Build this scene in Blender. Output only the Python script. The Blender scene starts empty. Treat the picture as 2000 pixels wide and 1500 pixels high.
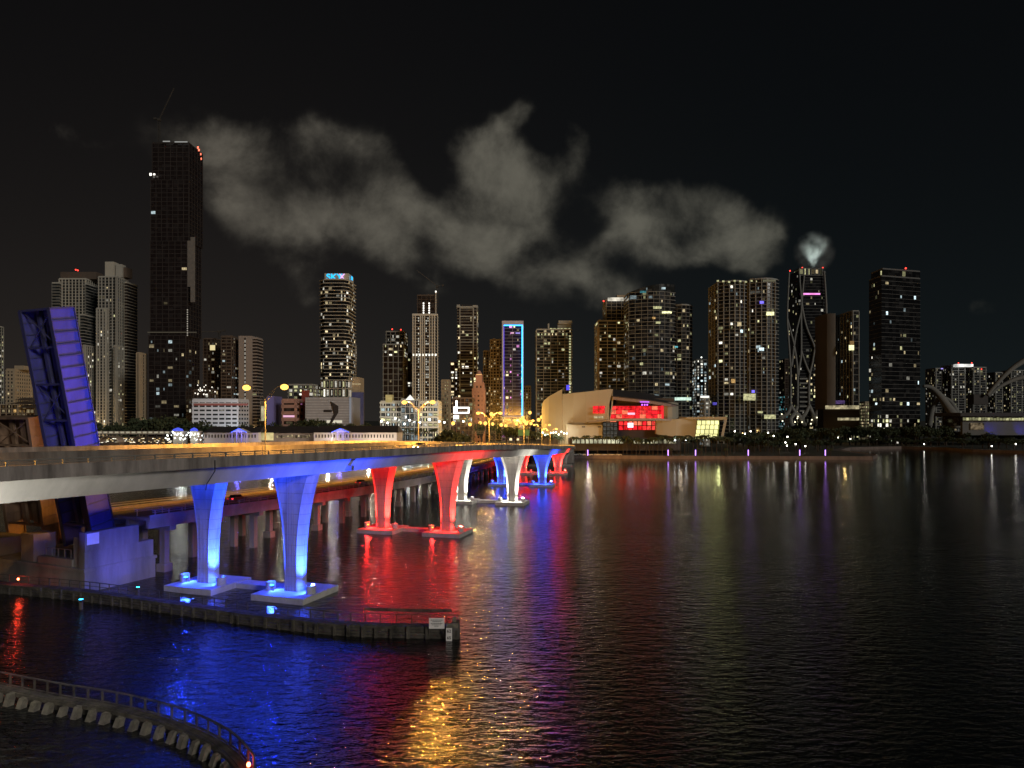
import bpy, math, random
from mathutils import Vector
R = math.radians
sc = bpy.context.scene
COL = sc.collection
rnd = random.Random(7)

# ------------------------------------------------------------------ camera
F = 1387.0          # focal length in photo pixels (photo is 2000 wide)
CH = 28.0           # eye height above the water: an upper deck of a ship
HY = 815.0          # row of the horizon in the photo
cam = bpy.data.cameras.new('camera'); camo = bpy.data.objects.new('camera', cam)
COL.objects.link(camo); sc.camera = camo
camo.location = (0, 0, CH); camo.rotation_euler = (R(90), 0, 0)
cam.sensor_width = 36; cam.lens = 36*F/2000; cam.shift_y = (HY-750)/2000
cam.clip_start = 0.5; cam.clip_end = 20000

# ------------------------------------------------------------------ render and exposure
sc.render.engine = 'CYCLES'
sc.view_settings.view_transform = 'Standard'; sc.view_settings.look = 'None'
sc.view_settings.gamma = 1; sc.view_settings.exposure = 0
cy = sc.cycles
cy.use_denoising = True
try: cy.denoiser = 'OPENIMAGEDENOISE'
except Exception: pass
cy.max_bounces = 5; cy.diffuse_bounces = 2; cy.glossy_bounces = 3; cy.transmission_bounces = 2; cy.volume_bounces = 1
cy.sample_clamp_indirect = 10; cy.sample_clamp_direct = 0
cy.use_light_tree = True

# ------------------------------------------------------------------ night sky with low cloud lit by the city
world = bpy.data.worlds.new('World'); sc.world = world; world.use_nodes = True
world.cycles.sampling_method = 'NONE'
nt = world.node_tree; nt.nodes.clear()
def nd(t, **kw):
    n = nt.nodes.new(t)
    for k, v in kw.items(): setattr(n, k, v)
    return n
def sock(n, i, v):
    if isinstance(v, (int, float)): n.inputs[i].default_value = v
    else: nt.links.new(v, n.inputs[i])
def M(op, a, b=0.0, c=None, clamp=False):
    n = nd('ShaderNodeMath', operation=op, use_clamp=clamp)
    sock(n, 0, a); sock(n, 1, b)
    if c is not None: sock(n, 2, c)
    return n.outputs[0]
def smooth(x, a, b):
    n = nd('ShaderNodeMapRange', interpolation_type='SMOOTHSTEP')
    sock(n, 0, x); sock(n, 1, a); sock(n, 2, b)
    return n.outputs[0]
tc = nd('ShaderNodeTexCoord'); sx = nd('ShaderNodeSeparateXYZ'); nt.links.new(tc.outputs['Generated'], sx.inputs[0])
ay = M('ADD', M('ABSOLUTE', sx.outputs[1]), 0.05)
U = M('DIVIDE', sx.outputs[0], ay)           # tangent of the bearing
V = M('DIVIDE', sx.outputs[2], ay)           # tangent of the elevation
cx = nd('ShaderNodeCombineXYZ'); sock(cx, 0, U); sock(cx, 1, V)
def noise(scale, detail, rough=.55, vec=None, w=0.0, dist=0.0):
    n = nd('ShaderNodeTexNoise', noise_dimensions='4D')
    nt.links.new(vec or cx.outputs[0], n.inputs['Vector'])
    n.inputs['Scale'].default_value = scale; n.inputs['Detail'].default_value = detail
    n.inputs['Roughness'].default_value = rough; n.inputs['W'].default_value = w; n.inputs['Distortion'].default_value = dist
    return n.outputs[0]
wu = M('MULTIPLY', M('SUBTRACT', noise(6, 4, w=1.3), .5), .15)
wv = M('MULTIPLY', M('SUBTRACT', noise(6, 4, w=5.7), .5), .13)
Uw = M('ADD', U, wu); Vw = M('ADD', V, wv)
CLOUDS = [(510,375,110,80,1.0,.40),(465,330,55,50,.6,0),(660,455,150,44,.85,.45),(775,540,78,26,.85,.35),(650,330,80,40,.62,.4),(720,405,85,46,.45,.4),(935,400,60,56,.40,0),(790,385,58,54,.65,.8),(585,520,90,24,.35,.3),
 (515,562,52,22,.55,0),(605,562,36,26,.4,0),(865,470,80,44,.45,.6),(960,335,60,52,.85,.2),(1035,345,44,50,.6,0),(1040,425,58,62,.9,.4),(1112,290,32,52,.5,0),(925,285,56,28,.45,-.5),
 (985,235,60,22,.35,-.3),(940,540,120,38,.45,.3),(985,480,60,36,.55,0),(1330,425,80,48,1.0,0),(1425,470,58,50,1.05,.3),(1260,475,80,38,.75,-.3),(1375,522,88,24,.85,0),
 (1215,395,74,46,.45,.3),(1140,555,90,34,.5,.3),(1175,600,50,26,.4,0),(200,290,70,28,.35,.1),(1865,602,42,22,.36,0),(1945,634,70,26,.32,.1)]
tot = None
for (px, py, rx, ry, w, sh) in CLOUDS:
    a = M('MULTIPLY', M('SUBTRACT', Uw, (px-1000)/F), F/rx); b = M('MULTIPLY', M('ADD', M('SUBTRACT', Vw, (HY-py)/F), M('MULTIPLY', a, sh*rx/F)), F/ry)
    q = M('ADD', M('MULTIPLY', a, a), M('MULTIPLY', b, b))
    g = M('MULTIPLY', M('EXPONENT', M('MULTIPLY', q, -1.0)), w)
    tot = g if tot is None else M('ADD', tot, g)
tot = M('SUBTRACT', 1.0, M('EXPONENT', M('MULTIPLY', tot, -1.3)))
puff = noise(7.0, 8, .59, w=6.3, dist=.2)
edge = M('ADD', M('MULTIPLY', tot, 1.2), M('MULTIPLY', M('SUBTRACT', puff, .5), 2.7))
dens = M('MULTIPLY', smooth(edge, .14, 1.24), M('ADD', M('MULTIPLY', smooth(puff, .36, .68), .70), .34))
dens = M('MULTIPLY', dens, smooth(tot, .03, .34))
elev = M('MAXIMUM', V, 0.0)
glow = M('EXPONENT', M('MULTIPLY', elev, -4.2))                  # sky glow over the town, fading upwards
rampx = smooth(U, -.55, .45)
def rgb(c): n = nd('ShaderNodeRGB'); n.outputs[0].default_value = (*c, 1); return n.outputs[0]
def mix(f, a, b):
    n = nd('ShaderNodeMix', data_type='RGBA'); sock(n, 0, f); nt.links.new(a, n.inputs[6]); nt.links.new(b, n.inputs[7]); return n.outputs[2]
base = mix(glow, rgb((.0022,.0023,.0027)), mix(rampx, rgb((.025,.0203,.0175)), rgb((.0070,.0104,.0115))))
cloudc = mix(rampx, rgb((.112,.100,.080)), rgb((.108,.105,.084)))
sky = mix(dens, base, cloudc)
skyt = nd('ShaderNodeTexSky', sky_type='NISHITA'); skyt.sun_disc = False
SUN_EL, SUN_AZ = 16, 140                                              # light from behind the camera, to its right
skyt.sun_elevation = R(SUN_EL); skyt.sun_rotation = R(SUN_AZ)
bg1 = nd('ShaderNodeBackground'); nt.links.new(skyt.outputs[0], bg1.inputs[0]); bg1.inputs[1].default_value = 0.00012
bg2 = nd('ShaderNodeBackground'); nt.links.new(sky, bg2.inputs[0]); bg2.inputs[1].default_value = 1.0
ad = nd('ShaderNodeAddShader'); nt.links.new(bg1.outputs[0], ad.inputs[0]); nt.links.new(bg2.outputs[0], ad.inputs[1])
wo = nd('ShaderNodeOutputWorld'); nt.links.new(ad.outputs[0], wo.inputs[0])

# ------------------------------------------------------------------ the one sun lamp, turned down, standing in for moonlight and for city and ship light
sl = bpy.data.lights.new('night_fill_sun', 'SUN'); slo = bpy.data.objects.new('night_fill_sun', sl); COL.objects.link(slo)
sl.energy = 1.0; sl.angle = R(12); sl.color = (1.0, .95, .86)
sd = Vector((math.sin(R(SUN_AZ))*math.cos(R(SUN_EL)), math.cos(R(SUN_AZ))*math.cos(R(SUN_EL)), math.sin(R(SUN_EL))))
slo.rotation_euler = (-sd).to_track_quat('-Z', 'Y').to_euler(); slo.location = (60, -80, 120)

# ------------------------------------------------------------------ materials
MATS = {}
def mat(name, col, rough=.75, var=.25, scale=.3, streak=False, metal=0.0, bump=0.0, spec=.4, stain=None):
    if name in MATS: return MATS[name]
    m = bpy.data.materials.new(name); m.use_nodes = True; t = m.node_tree
    b = t.nodes['Principled BSDF']; b.inputs['Roughness'].default_value = rough; b.inputs['Metallic'].default_value = metal
    b.inputs['Specular IOR Level'].default_value = spec
    g = t.nodes.new('ShaderNodeNewGeometry'); mp = t.nodes.new('ShaderNodeMapping')
    t.links.new(g.outputs['Position'], mp.inputs[0])
    mp.inputs['Scale'].default_value = (scale, scale, scale*(.18 if streak else 1))
    n = t.nodes.new('ShaderNodeTexNoise'); n.inputs['Scale'].default_value = 1; n.inputs['Detail'].default_value = 6; n.inputs['Roughness'].default_value = .65
    t.links.new(mp.outputs[0], n.inputs['Vector'])
    cr = t.nodes.new('ShaderNodeValToRGB'); cr.color_ramp.elements[0].position = .3; cr.color_ramp.elements[1].position = .7
    lo = [c*(1-var) for c in col] if stain is None else stain
    cr.color_ramp.elements[0].color = (*lo, 1); cr.color_ramp.elements[1].color = (*[min(1, c*(1+var*.5)) for c in col], 1)
    t.links.new(n.outputs[0], cr.inputs[0]); t.links.new(cr.outputs[0], b.inputs['Base Color'])
    if bump:
        n2 = t.nodes.new('ShaderNodeTexNoise'); n2.inputs['Scale'].default_value = 3; n2.inputs['Detail'].default_value = 5
        t.links.new(g.outputs['Position'], n2.inputs['Vector'])
        bp = t.nodes.new('ShaderNodeBump'); bp.inputs['Strength'].default_value = bump; bp.inputs['Distance'].default_value = .1
        t.links.new(n2.outputs[0], bp.inputs['Height']); t.links.new(bp.outputs[0], b.inputs['Normal'])
    MATS[name] = m; return m
def glass(name, col, blind=.05, cell=(4, 4, 3.4), rough=.12):
    """window glass with blinds and curtains of differing shade behind it"""
    if name in MATS: return MATS[name]
    m = bpy.data.materials.new(name); m.use_nodes = True; t = m.node_tree
    b = t.nodes['Principled BSDF']; b.inputs['Roughness'].default_value = rough; b.inputs['Specular IOR Level'].default_value = .5
    g = t.nodes.new('ShaderNodeNewGeometry'); d = t.nodes.new('ShaderNodeVectorMath'); d.operation = 'DIVIDE'
    t.links.new(g.outputs['Position'], d.inputs[0]); d.inputs[1].default_value = cell
    fl = t.nodes.new('ShaderNodeVectorMath'); fl.operation = 'FLOOR'; t.links.new(d.outputs[0], fl.inputs[0])
    w = t.nodes.new('ShaderNodeTexWhiteNoise'); t.links.new(fl.outputs[0], w.inputs['Vector'])
    p = t.nodes.new('ShaderNodeMath'); p.operation = 'POWER'; t.links.new(w.outputs['Value'], p.inputs[0]); p.inputs[1].default_value = 3
    mx = t.nodes.new('ShaderNodeMix'); mx.data_type = 'RGBA'; t.links.new(p.outputs[0], mx.inputs[0])
    mx.inputs[6].default_value = (*col, 1); mx.inputs[7].default_value = (*[c+blind for c in col], 1)
    t.links.new(mx.outputs[2], b.inputs['Base Color'])
    MATS[name] = m; return m
def emit(name, col, s, vary=0.0, scale=.6):
    if name in MATS: return MATS[name]
    m = bpy.data.materials.new(name); m.use_nodes = True; t = m.node_tree; t.nodes.clear()
    e = t.nodes.new('ShaderNodeEmission'); e.inputs[0].default_value = (*col, 1); e.inputs[1].default_value = s
    if vary:
        g = t.nodes.new('ShaderNodeNewGeometry'); n = t.nodes.new('ShaderNodeTexNoise'); n.inputs['Scale'].default_value = scale; n.inputs['Detail'].default_value = 4
        t.links.new(g.outputs['Position'], n.inputs['Vector'])
        mr = t.nodes.new('ShaderNodeMapRange'); t.links.new(n.outputs[0], mr.inputs[0])
        mr.inputs[1].default_value = .3; mr.inputs[2].default_value = .7; mr.inputs[3].default_value = s*(1-vary); mr.inputs[4].default_value = s*(1+vary)
        t.links.new(mr.outputs[0], e.inputs[1])
    o = t.nodes.new('ShaderNodeOutputMaterial'); t.links.new(e.outputs[0], o.inputs[0])
    try: m.cycles.emission_sampling = 'NONE'
    except Exception: pass
    MATS[name] = m; return m

# ------------------------------------------------------------------ mesh helpers
ORG = {}
def tag(o, label=None, cat=None, group=None, kind=None):
    if label: o['label'] = label
    if cat: o['category'] = cat
    if group: o['group'] = group
    if kind: o['kind'] = kind
    return o
def thing(name, label, cat, loc=(0, 0, 0), group=None):
    o = bpy.data.objects.new(name, None); COL.objects.link(o); o.location = loc; o.empty_display_size = .5
    ORG[o] = Vector(loc); return tag(o, label, cat, group)
class MB:
    def __init__(s): s.v = []; s.f = []
    def add(s, vs, fs):
        n = len(s.v); s.v += [tuple(p) for p in vs]; s.f += [tuple(i+n for i in f) for f in fs]; return s
    def hexa(s, p): return s.add(p, [(3,2,1,0),(4,5,6,7),(0,1,5,4),(1,2,6,5),(2,3,7,6),(3,0,4,7)])
    def box(s, c, size, ax=(1, 0, 0)):
        """box round c; ax is the horizontal direction of its length"""
        c = Vector(c); a = Vector((ax[0], ax[1], 0)).normalized(); b = Vector((-a.y, a.x, 0)); l, w, h = [q/2 for q in size]
        z = Vector((0, 0, 1))
        return s.hexa([c-a*l-b*w-z*h, c+a*l-b*w-z*h, c+a*l+b*w-z*h, c-a*l+b*w-z*h, c-a*l-b*w+z*h, c+a*l-b*w+z*h, c+a*l+b*w+z*h, c-a*l+b*w+z*h])
    def bar(s, p, q, w, h, up=(0, 0, 1)):
        p = Vector(p); q = Vector(q); t = (q-p).normalized(); u = Vector(up)
        if abs(t.dot(u)) > .98: u = Vector((0, 1, 0))
        b = t.cross(u).normalized(); n = b.cross(t); b *= w/2; n *= h/2
        return s.hexa([p-b-n, p+b-n, p+b+n, p-b+n, q-b-n, q+b-n, q+b+n, q-b+n])
    def prism(s, poly, z0, z1, poly2=None):
        n = len(poly); q = poly2 or poly
        s.add([(x, y, z0) for x, y in poly]+[(x, y, z1) for x, y in q],
              [tuple(range(n))[::-1], tuple(range(n, 2*n))]+[(i, (i+1) % n, n+(i+1) % n, n+i) for i in range(n)]); return s
    def tube(s, pts, rad, n=8, cap=True):
        pts = [Vector(p) for p in pts]; m = len(pts)
        rad = rad if isinstance(rad, (list, tuple)) else [rad]*m
        vs = []; ref = None
        for i, p in enumerate(pts):
            t = (pts[min(i+1, m-1)]-pts[max(i-1, 0)]).normalized()
            if ref is None: ref = Vector((1, 0, 0)) if abs(t.x) < .8 else Vector((0, 1, 0))
            b = t.cross(ref).normalized(); ref = b.cross(t)
            for k in range(n):
                a = 2*math.pi*k/n; vs.append(p+(ref*math.cos(a)+b*math.sin(a))*rad[i])
        fs = [(i*n+k, i*n+(k+1) % n, (i+1)*n+(k+1) % n, (i+1)*n+k) for i in range(m-1) for k in range(n)]
        if cap: fs += [tuple(range(n))[::-1], tuple(range((m-1)*n, m*n))]
        return s.add(vs, fs)
    def sweep(s, secs, close=True, caps=True):
        n = len(secs[0]); m = len(secs); vs = [p for c in secs for p in c]
        fs = [(i*n+k, i*n+(k+1) % n, (i+1)*n+(k+1) % n, (i+1)*n+k) for i in range(m-1) for k in range(n if close else n-1)]
        if caps and close: fs += [tuple(range(n))[::-1], tuple(range((m-1)*n, m*n))]
        return s.add(vs, fs)
    def ball(s, c, r, seg=8, rings=5, sz=1.0):
        c = Vector(c); vs = [c+Vector((0, 0, r*sz))]
        for i in range(1, rings):
            a = math.pi*i/rings
            vs += [c+Vector((r*math.sin(a)*math.cos(2*math.pi*k/seg), r*math.sin(a)*math.sin(2*math.pi*k/seg), r*sz*math.cos(a))) for k in range(seg)]
        vs.append(c-Vector((0, 0, r*sz))); L = len(vs)-1
        fs = [(0, 1+k, 1+(k+1) % seg) for k in range(seg)]
        for i in range(rings-2): fs += [(1+i*seg+k, 1+(i+1)*seg+k, 1+(i+1)*seg+(k+1) % seg, 1+i*seg+(k+1) % seg) for k in range(seg)]
        o = 1+(rings-2)*seg
        fs += [(o+(k+1) % seg, o+k, L) for k in range(seg)]
        return s.add(vs, fs)
    def mesh(s, name, m, org=(0, 0, 0), smooth=False):
        me = bpy.data.meshes.new(name); o = Vector(org)
        me.from_pydata([Vector(v)-o for v in s.v], [], s.f); me.materials.append(m)
        if smooth: me.polygons.foreach_set('use_smooth', [True]*len(me.polygons))
        me.update(); return me
    def build(s, name, m, parent=None, smooth=False, kind=None):
        org = ORG.get(parent, Vector((0, 0, 0)))
        o = bpy.data.objects.new(name, s.mesh(name, m, org, smooth)); COL.objects.link(o)
        if parent: o.parent = parent; ORG[o] = org
        if kind: o['kind'] = kind
        return o
def inst(name, me, parent, loc=(0, 0, 0), rz=0.0, scale=None):
    o = bpy.data.objects.new(name, me); COL.objects.link(o); o.parent = parent
    o.location = Vector(loc)-ORG.get(parent, Vector((0, 0, 0))); o.rotation_euler = (0, 0, rz)
    if scale: o.scale = scale
    return o
def light(name, kind, loc, energy, col, parent=None, radius=.3, aim=None, size=None, blend=.6):
    l = bpy.data.lights.new(name, kind); l.energy = energy; l.color = col; l.shadow_soft_size = radius
    o = bpy.data.objects.new(name, l); COL.objects.link(o)
    if kind == 'SPOT': l.spot_size = R(size or 90); l.spot_blend = blend
    if aim is not None: o.rotation_euler = (Vector(aim)-Vector(loc)).to_track_quat('-Z', 'Y').to_euler()
    org = ORG.get(parent, Vector((0, 0, 0))); o.location = Vector(loc)-org
    if parent: o.parent = parent
    return o
def X(px, d): return (px-1000)/F*d
def Z(py, d): return CH-(py-HY)/F*d
def P(px, py, d): return Vector((X(px, d), d, Z(py, d)))
def G(px, py, z=0.0):
    d = (CH-z)*F/(py-HY); return Vector((X(px, d), d, z))

# common materials
M_conc = lambda: mat('bridge_concrete', (.37,.34,.325), .85, .32, .35, True, bump=.25)
M_para = lambda: mat('stained_parapet_concrete', (.30,.265,.245), .9, .5, .5, True, bump=.2, stain=(.10,.085,.078))
M_dark = lambda: mat('dark_metal', (.05,.05,.055), .5, .2, 1, metal=.4)
M_steel = lambda: mat('galvanised_steel', (.34,.33,.31), .45, .15, 1, metal=.5)
def pier_mat():
    """cast concrete with form joints, drips and a tide line"""
    if 'pier_concrete' in MATS: return MATS['pier_concrete']
    m = mat('pier_concrete', (.38,.35,.335), .85, .40, .55, True, bump=.25); t = m.node_tree; b = t.nodes['Principled BSDF']
    src = b.inputs['Base Color'].links[0].from_socket; g = t.nodes.new('ShaderNodeNewGeometry'); s = t.nodes.new('ShaderNodeSeparateXYZ'); t.links.new(g.outputs['Position'], s.inputs[0])
    def mm(op, x, y):
        n = t.nodes.new('ShaderNodeMath'); n.operation = op
        for i, v in enumerate((x, y)):
            if isinstance(v, (int, float)): n.inputs[i].default_value = v
            else: t.links.new(v, n.inputs[i])
        return n.outputs[0]
    joint = mm('MULTIPLY', mm('LESS_THAN', mm('FRACT', mm('MULTIPLY', s.outputs[2], .62), 0), .055), .45)
    tide = t.nodes.new('ShaderNodeMapRange'); t.links.new(mm('ADD', s.outputs[2], mm('MULTIPLY', t.nodes['Noise Texture'].outputs[0], 1.2)), tide.inputs[0])
    tide.inputs[1].default_value = 1.5; tide.inputs[2].default_value = 2.4; tide.inputs[3].default_value = .45; tide.inputs[4].default_value = 0
    mx = t.nodes.new('ShaderNodeMix'); mx.data_type = 'RGBA'; t.links.new(mm('MAXIMUM', joint, tide.outputs[0]), mx.inputs[0]); t.links.new(src, mx.inputs[6]); mx.inputs[7].default_value = (.06,.055,.05,1)
    t.links.new(mx.outputs[2], b.inputs['Base Color']); return m
# ================================================================== setting: water, land, quay
def water():
    m = bpy.data.materials.new('bay_water'); m.use_nodes = True; t = m.node_tree; b = t.nodes['Principled BSDF']
    b.inputs['Base Color'].default_value = (.004,.006,.008,1); b.inputs['Roughness'].default_value = .11; b.inputs['IOR'].default_value = 1.41
    b.inputs['Roughness'].default_value = .10
    g = t.nodes.new('ShaderNodeNewGeometry'); prev = None
    def mn(op, x, y):
        n = t.nodes.new('ShaderNodeMath'); n.operation = op
        for i, v in enumerate((x, y)):
            if isinstance(v, (int, float)): n.inputs[i].default_value = v
            else: t.links.new(v, n.inputs[i])
        return n.outputs[0]
    # the water lies calmer in the lee of the far shore and in drifting patches
    sp_ = t.nodes.new('ShaderNodeSeparateXYZ'); t.links.new(g.outputs['Position'], sp_.inputs[0])
    mr = t.nodes.new('ShaderNodeMapRange'); mr.interpolation_type = 'SMOOTHSTEP'; t.links.new(sp_.outputs[1], mr.inputs[0])
    mr.inputs[1].default_value = 170; mr.inputs[2].default_value = 350; mr.inputs[3].default_value = 1.0; mr.inputs[4].default_value = .22
    pn = t.nodes.new('ShaderNodeTexNoise'); pn.inputs['Scale'].default_value = .016; pn.inputs['Detail'].default_value = 3; t.links.new(g.outputs['Position'], pn.inputs['Vector'])
    calm = mn('MULTIPLY', mr.outputs[0], mn('ADD', mn('MULTIPLY', pn.outputs[0], .8), .6))
    for (sc_, ang, dist, st, det) in (((.45, 1.05, 1), 12, .42, .55, 3), ((1.5, 3.3, 1), -22, .14, .5, 3), ((.03, .06, 1), 35, .8, .30, 2)):
        mp = t.nodes.new('ShaderNodeMapping'); mp.inputs['Scale'].default_value = sc_; mp.inputs['Rotation'].default_value = (0, 0, R(ang))
        t.links.new(g.outputs['Position'], mp.inputs[0])
        n = t.nodes.new('ShaderNodeTexNoise'); n.inputs['Scale'].default_value = 1; n.inputs['Detail'].default_value = det; n.inputs['Distortion'].default_value = .6
        t.links.new(mp.outputs[0], n.inputs['Vector'])
        bp = t.nodes.new('ShaderNodeBump'); bp.inputs['Distance'].default_value = dist; t.links.new(mn('MULTIPLY', calm, st), bp.inputs['Strength'])
        t.links.new(n.outputs[0], bp.inputs['Height'])
        if prev: t.links.new(prev, bp.inputs['Normal'])
        prev = bp.outputs[0]
    t.links.new(prev, b.inputs['Normal'])
    mb = MB(); mb.add([(-5000,-400,0),(5000,-400,0),(5000,5200,0),(-5000,5200,0)], [(0,1,2,3)])
    mb.build('water', m, kind='structure')
water()
LAND = 2.0
SHORE = [(-4500, 640), (-600, 520), (X(700, 500), 500), (X(1085, 486), 486), (X(1300, 476), 476), (X(1703, 468), 468), (X(1712, 490), 490), (X(1640, 560), 560),
         (X(1660, 610), 610), (X(1760, 632), 632), (X(1850, 606), 606), (X(1900, 572), 572), (X(2010, 545), 545), (X(2400, 540), 540), (4500, 560)]
lm = mat("grass_and_paving", (.03,.033,.024), .95, .4, .05)
MB().prism(SHORE+[(5000, 5100), (-5000, 5100)], -1.0, LAND).build('land', lm, kind='structure')
# seawall with a paved walk on its top
mb = MB(); mw = MB()
for (a, b) in zip(SHORE[:-1], SHORE[1:]):
    a = Vector((*a, 0)); b = Vector((*b, 0)); t = (b-a).normalized(); n = Vector((t.y, -t.x, 0))
    mb.hexa([a+n*.6-Vector((0,0,1)), b+n*.6-Vector((0,0,1)), b-n*.3-Vector((0,0,1)), a-n*.3-Vector((0,0,1)), a+n*.6+Vector((0,0,2.25)), b+n*.6+Vector((0,0,2.25)), b-n*.3+Vector((0,0,2.25)), a-n*.3+Vector((0,0,2.25))])
    mw.add([a-n*.3+Vector((0,0,LAND+.01)), b-n*.3+Vector((0,0,LAND+.01)), b-n*6+Vector((0,0,LAND+.01)), a-n*6+Vector((0,0,LAND+.01))], [(0,1,2,3)])
mb.build('seawall', mat('seawall_concrete', (.15,.115,.10), .9, .3, .3, True), kind='structure')
mw.build('waterfront_path', mat('waterfront_paving', (.12,.095,.085), .85, .2, .5), kind='structure')

# ================================================================== the high road bridge
HEAD = {-2: 26, -1: 24, 0: 20.7, 1: 17.7, 2: 14.7, 3: 11.5, 4: 9.5, 5: 7, 6: 4, 7: 1, 8: 0}
SPAN = 61.3
RP = {1: Vector((-34, 111.6, 0))}
for k in range(2, 10): h = R(HEAD[k-1]); RP[k] = RP[k-1]+Vector((math.sin(h), math.cos(h), 0))*SPAN
for k in (0, -1, -2): h = R(HEAD[k]); RP[k] = RP[k+1]-Vector((math.sin(h), math.cos(h), 0))*SPAN
SOF = {-2: 19.8, -1: 20.2, 0: 20.25, 1: 19.2, 2: 17.9, 3: 15.6, 4: 12.9, 5: 10.5, 6: 7.6, 7: 4.4, 8: 1.0, 9: -1}
def cr(p0, p1, p2, p3, t): return .5*((2*p1)+(p2-p0)*t+(2*p0-5*p1+4*p2-p3)*t*t+(3*p1-p0-3*p2+p3)*t*t*t)
def frame(s):
    """point under the right-hand girder, direction of travel, direction to the right, soffit height"""
    k = min(max(int(math.floor(s)), -1), 7); t = s-k
    p = cr(RP[k-1], RP[k], RP[k+1], RP[k+2], t); e = .01
    q = cr(RP[k-1], RP[k], RP[k+1], RP[k+2], t+e); tg = (q-p).normalized()
    z = cr(SOF[k-1], SOF[k], SOF[k+1], SOF[k+2], t)
    return p, tg, Vector((tg.y, -tg.x, 0)), z
DK = 2.6                                     # deck surface above the soffit
def at(s, u, dz):
    """u metres right of the bridge's centre line, dz above the deck surface"""
    p, tg, rt, z = frame(s); return p+rt*(u-8.5)+Vector((0, 0, z+DK+dz))
S0, S1 = -1.3, 6.85
ST = [S0+(S1-S0)*i/90 for i in range(91)]
bridge = thing('road_bridge', 'long curving concrete road bridge on flared piers lit blue, red and white', 'bridge', tuple(frame(1)[0]+Vector((0,0,SOF[1]))))
def swept(name, sec, m, parent=bridge, s0=S0, s1=S1, n=90, smooth=False):
    st = [s0+(s1-s0)*i/n for i in range(n+1)]
    return MB().sweep([[at(s, u, z) for (u, z) in sec] for s in st]).build(name, m, parent, smooth)
asph = mat('bridge_road_surface', (.06,.057,.053), .85, .2, .4)
swept('deck_slab', [(-15,-.40),(15,-.40),(15,-.012),(-15,-.012)], M_conc())
swept('roadway', [(-14.55,-.012),(14.55,-.012),(14.55,0),(-14.55,0)], asph)
for sgn in (1, -1):
    c = 8.5*sgn
    sec = [(c-4.3,-DK),(c+4.3,-DK),(c+5.55,-.40),(c-5.55,-.40)]
    swept('box_girder', sec, mat('pale_girder_concrete', (.50,.47,.45), .85, .22, .3, True, bump=.15))
swept('parapet', [(14.58,-.42),(15.06,-.42),(15.06,.92),(14.72,.92)], M_para())
swept('parapet', [(-15.06,-.42),(-14.58,-.42),(-14.72,1.7),(-15.06,1.7)], M_para())
swept('median_barrier', [(-.75,0),(-.15,0),(-.32,1.55),(-.58,1.55)], mat('grimy_barrier_concrete', (.20,.18,.16), .9, .5, .4, True, stain=(.07,.06,.055)))
paint = mat('road_marking_paint', (.7,.68,.6), .7, .2, 1)
for u in (.5, 13.9, -13.9): swept('lane_line', [(u-.08,.002),(u+.08,.002),(u+.08,.012),(u-.08,.012)], paint, n=60)
for u in (5.0, 9.5):
    s = -1.0
    while s < 6.6:
        MB().sweep([[at(q, u-.08, .002), at(q, u+.08, .002), at(q, u+.08, .012), at(q, u-.08, .012)] for q in (s, s+.05)]).build('lane_dash', paint, bridge); s += .2
# railing on the parapet, each post its own piece
for z, r in ((1.40, .075), (1.12, .045)):
    MB().tube([at(s, 14.9, z) for s in ST], r, 6).build('rail', M_steel(), bridge)
pm = MB().box((0,0,0), (.14,.16,.52)).mesh('rail_post', M_steel())
NP = 170
for i in range(NP):
    s = -.75+i*(6.6+.75)/NP; p, tg, rt, z = frame(s); inst('rail_post', pm, bridge, at(s, 14.9, 1.17), -math.atan2(tg.x, tg.y)+math.pi/2)
# drain pipe hanging on the fascia and two small boxes by the pier tops
MB().tube([at(.60, 15.15, .5), at(.60, 15.15, -.8), at(.60, 13.9, -2.4), at(.60, 13.7, -3.2)], .07, 6).build('drain_pipe', M_dark(), bridge)
MB().box(at(1.12, 13.45, -2.0), (.7, 1.6, .8), tuple(frame(1)[1][:2])).build('junction_box', M_steel(), bridge)

# abutment where the bridge comes ashore
ab = thing('bridge_abutment', 'dark concrete abutment where the bridge meets the far shore', 'abutment', tuple(frame(6.8)[0]))
secs = []
for s in (6.35, 6.6, 6.84):
    secs.append([at(s, -14.5, -9), at(s, 14.5, -9), at(s, 14.5, -.42-DK), at(s, -14.5, -.42-DK)])
MB().sweep(secs).build('wall', M_para(), ab)
swept('approach_ramp', [(-15,-9),(15,-9),(15,-.01),(-15,-.01)], M_para(), ab, 6.86, 7.9, 12)

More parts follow.
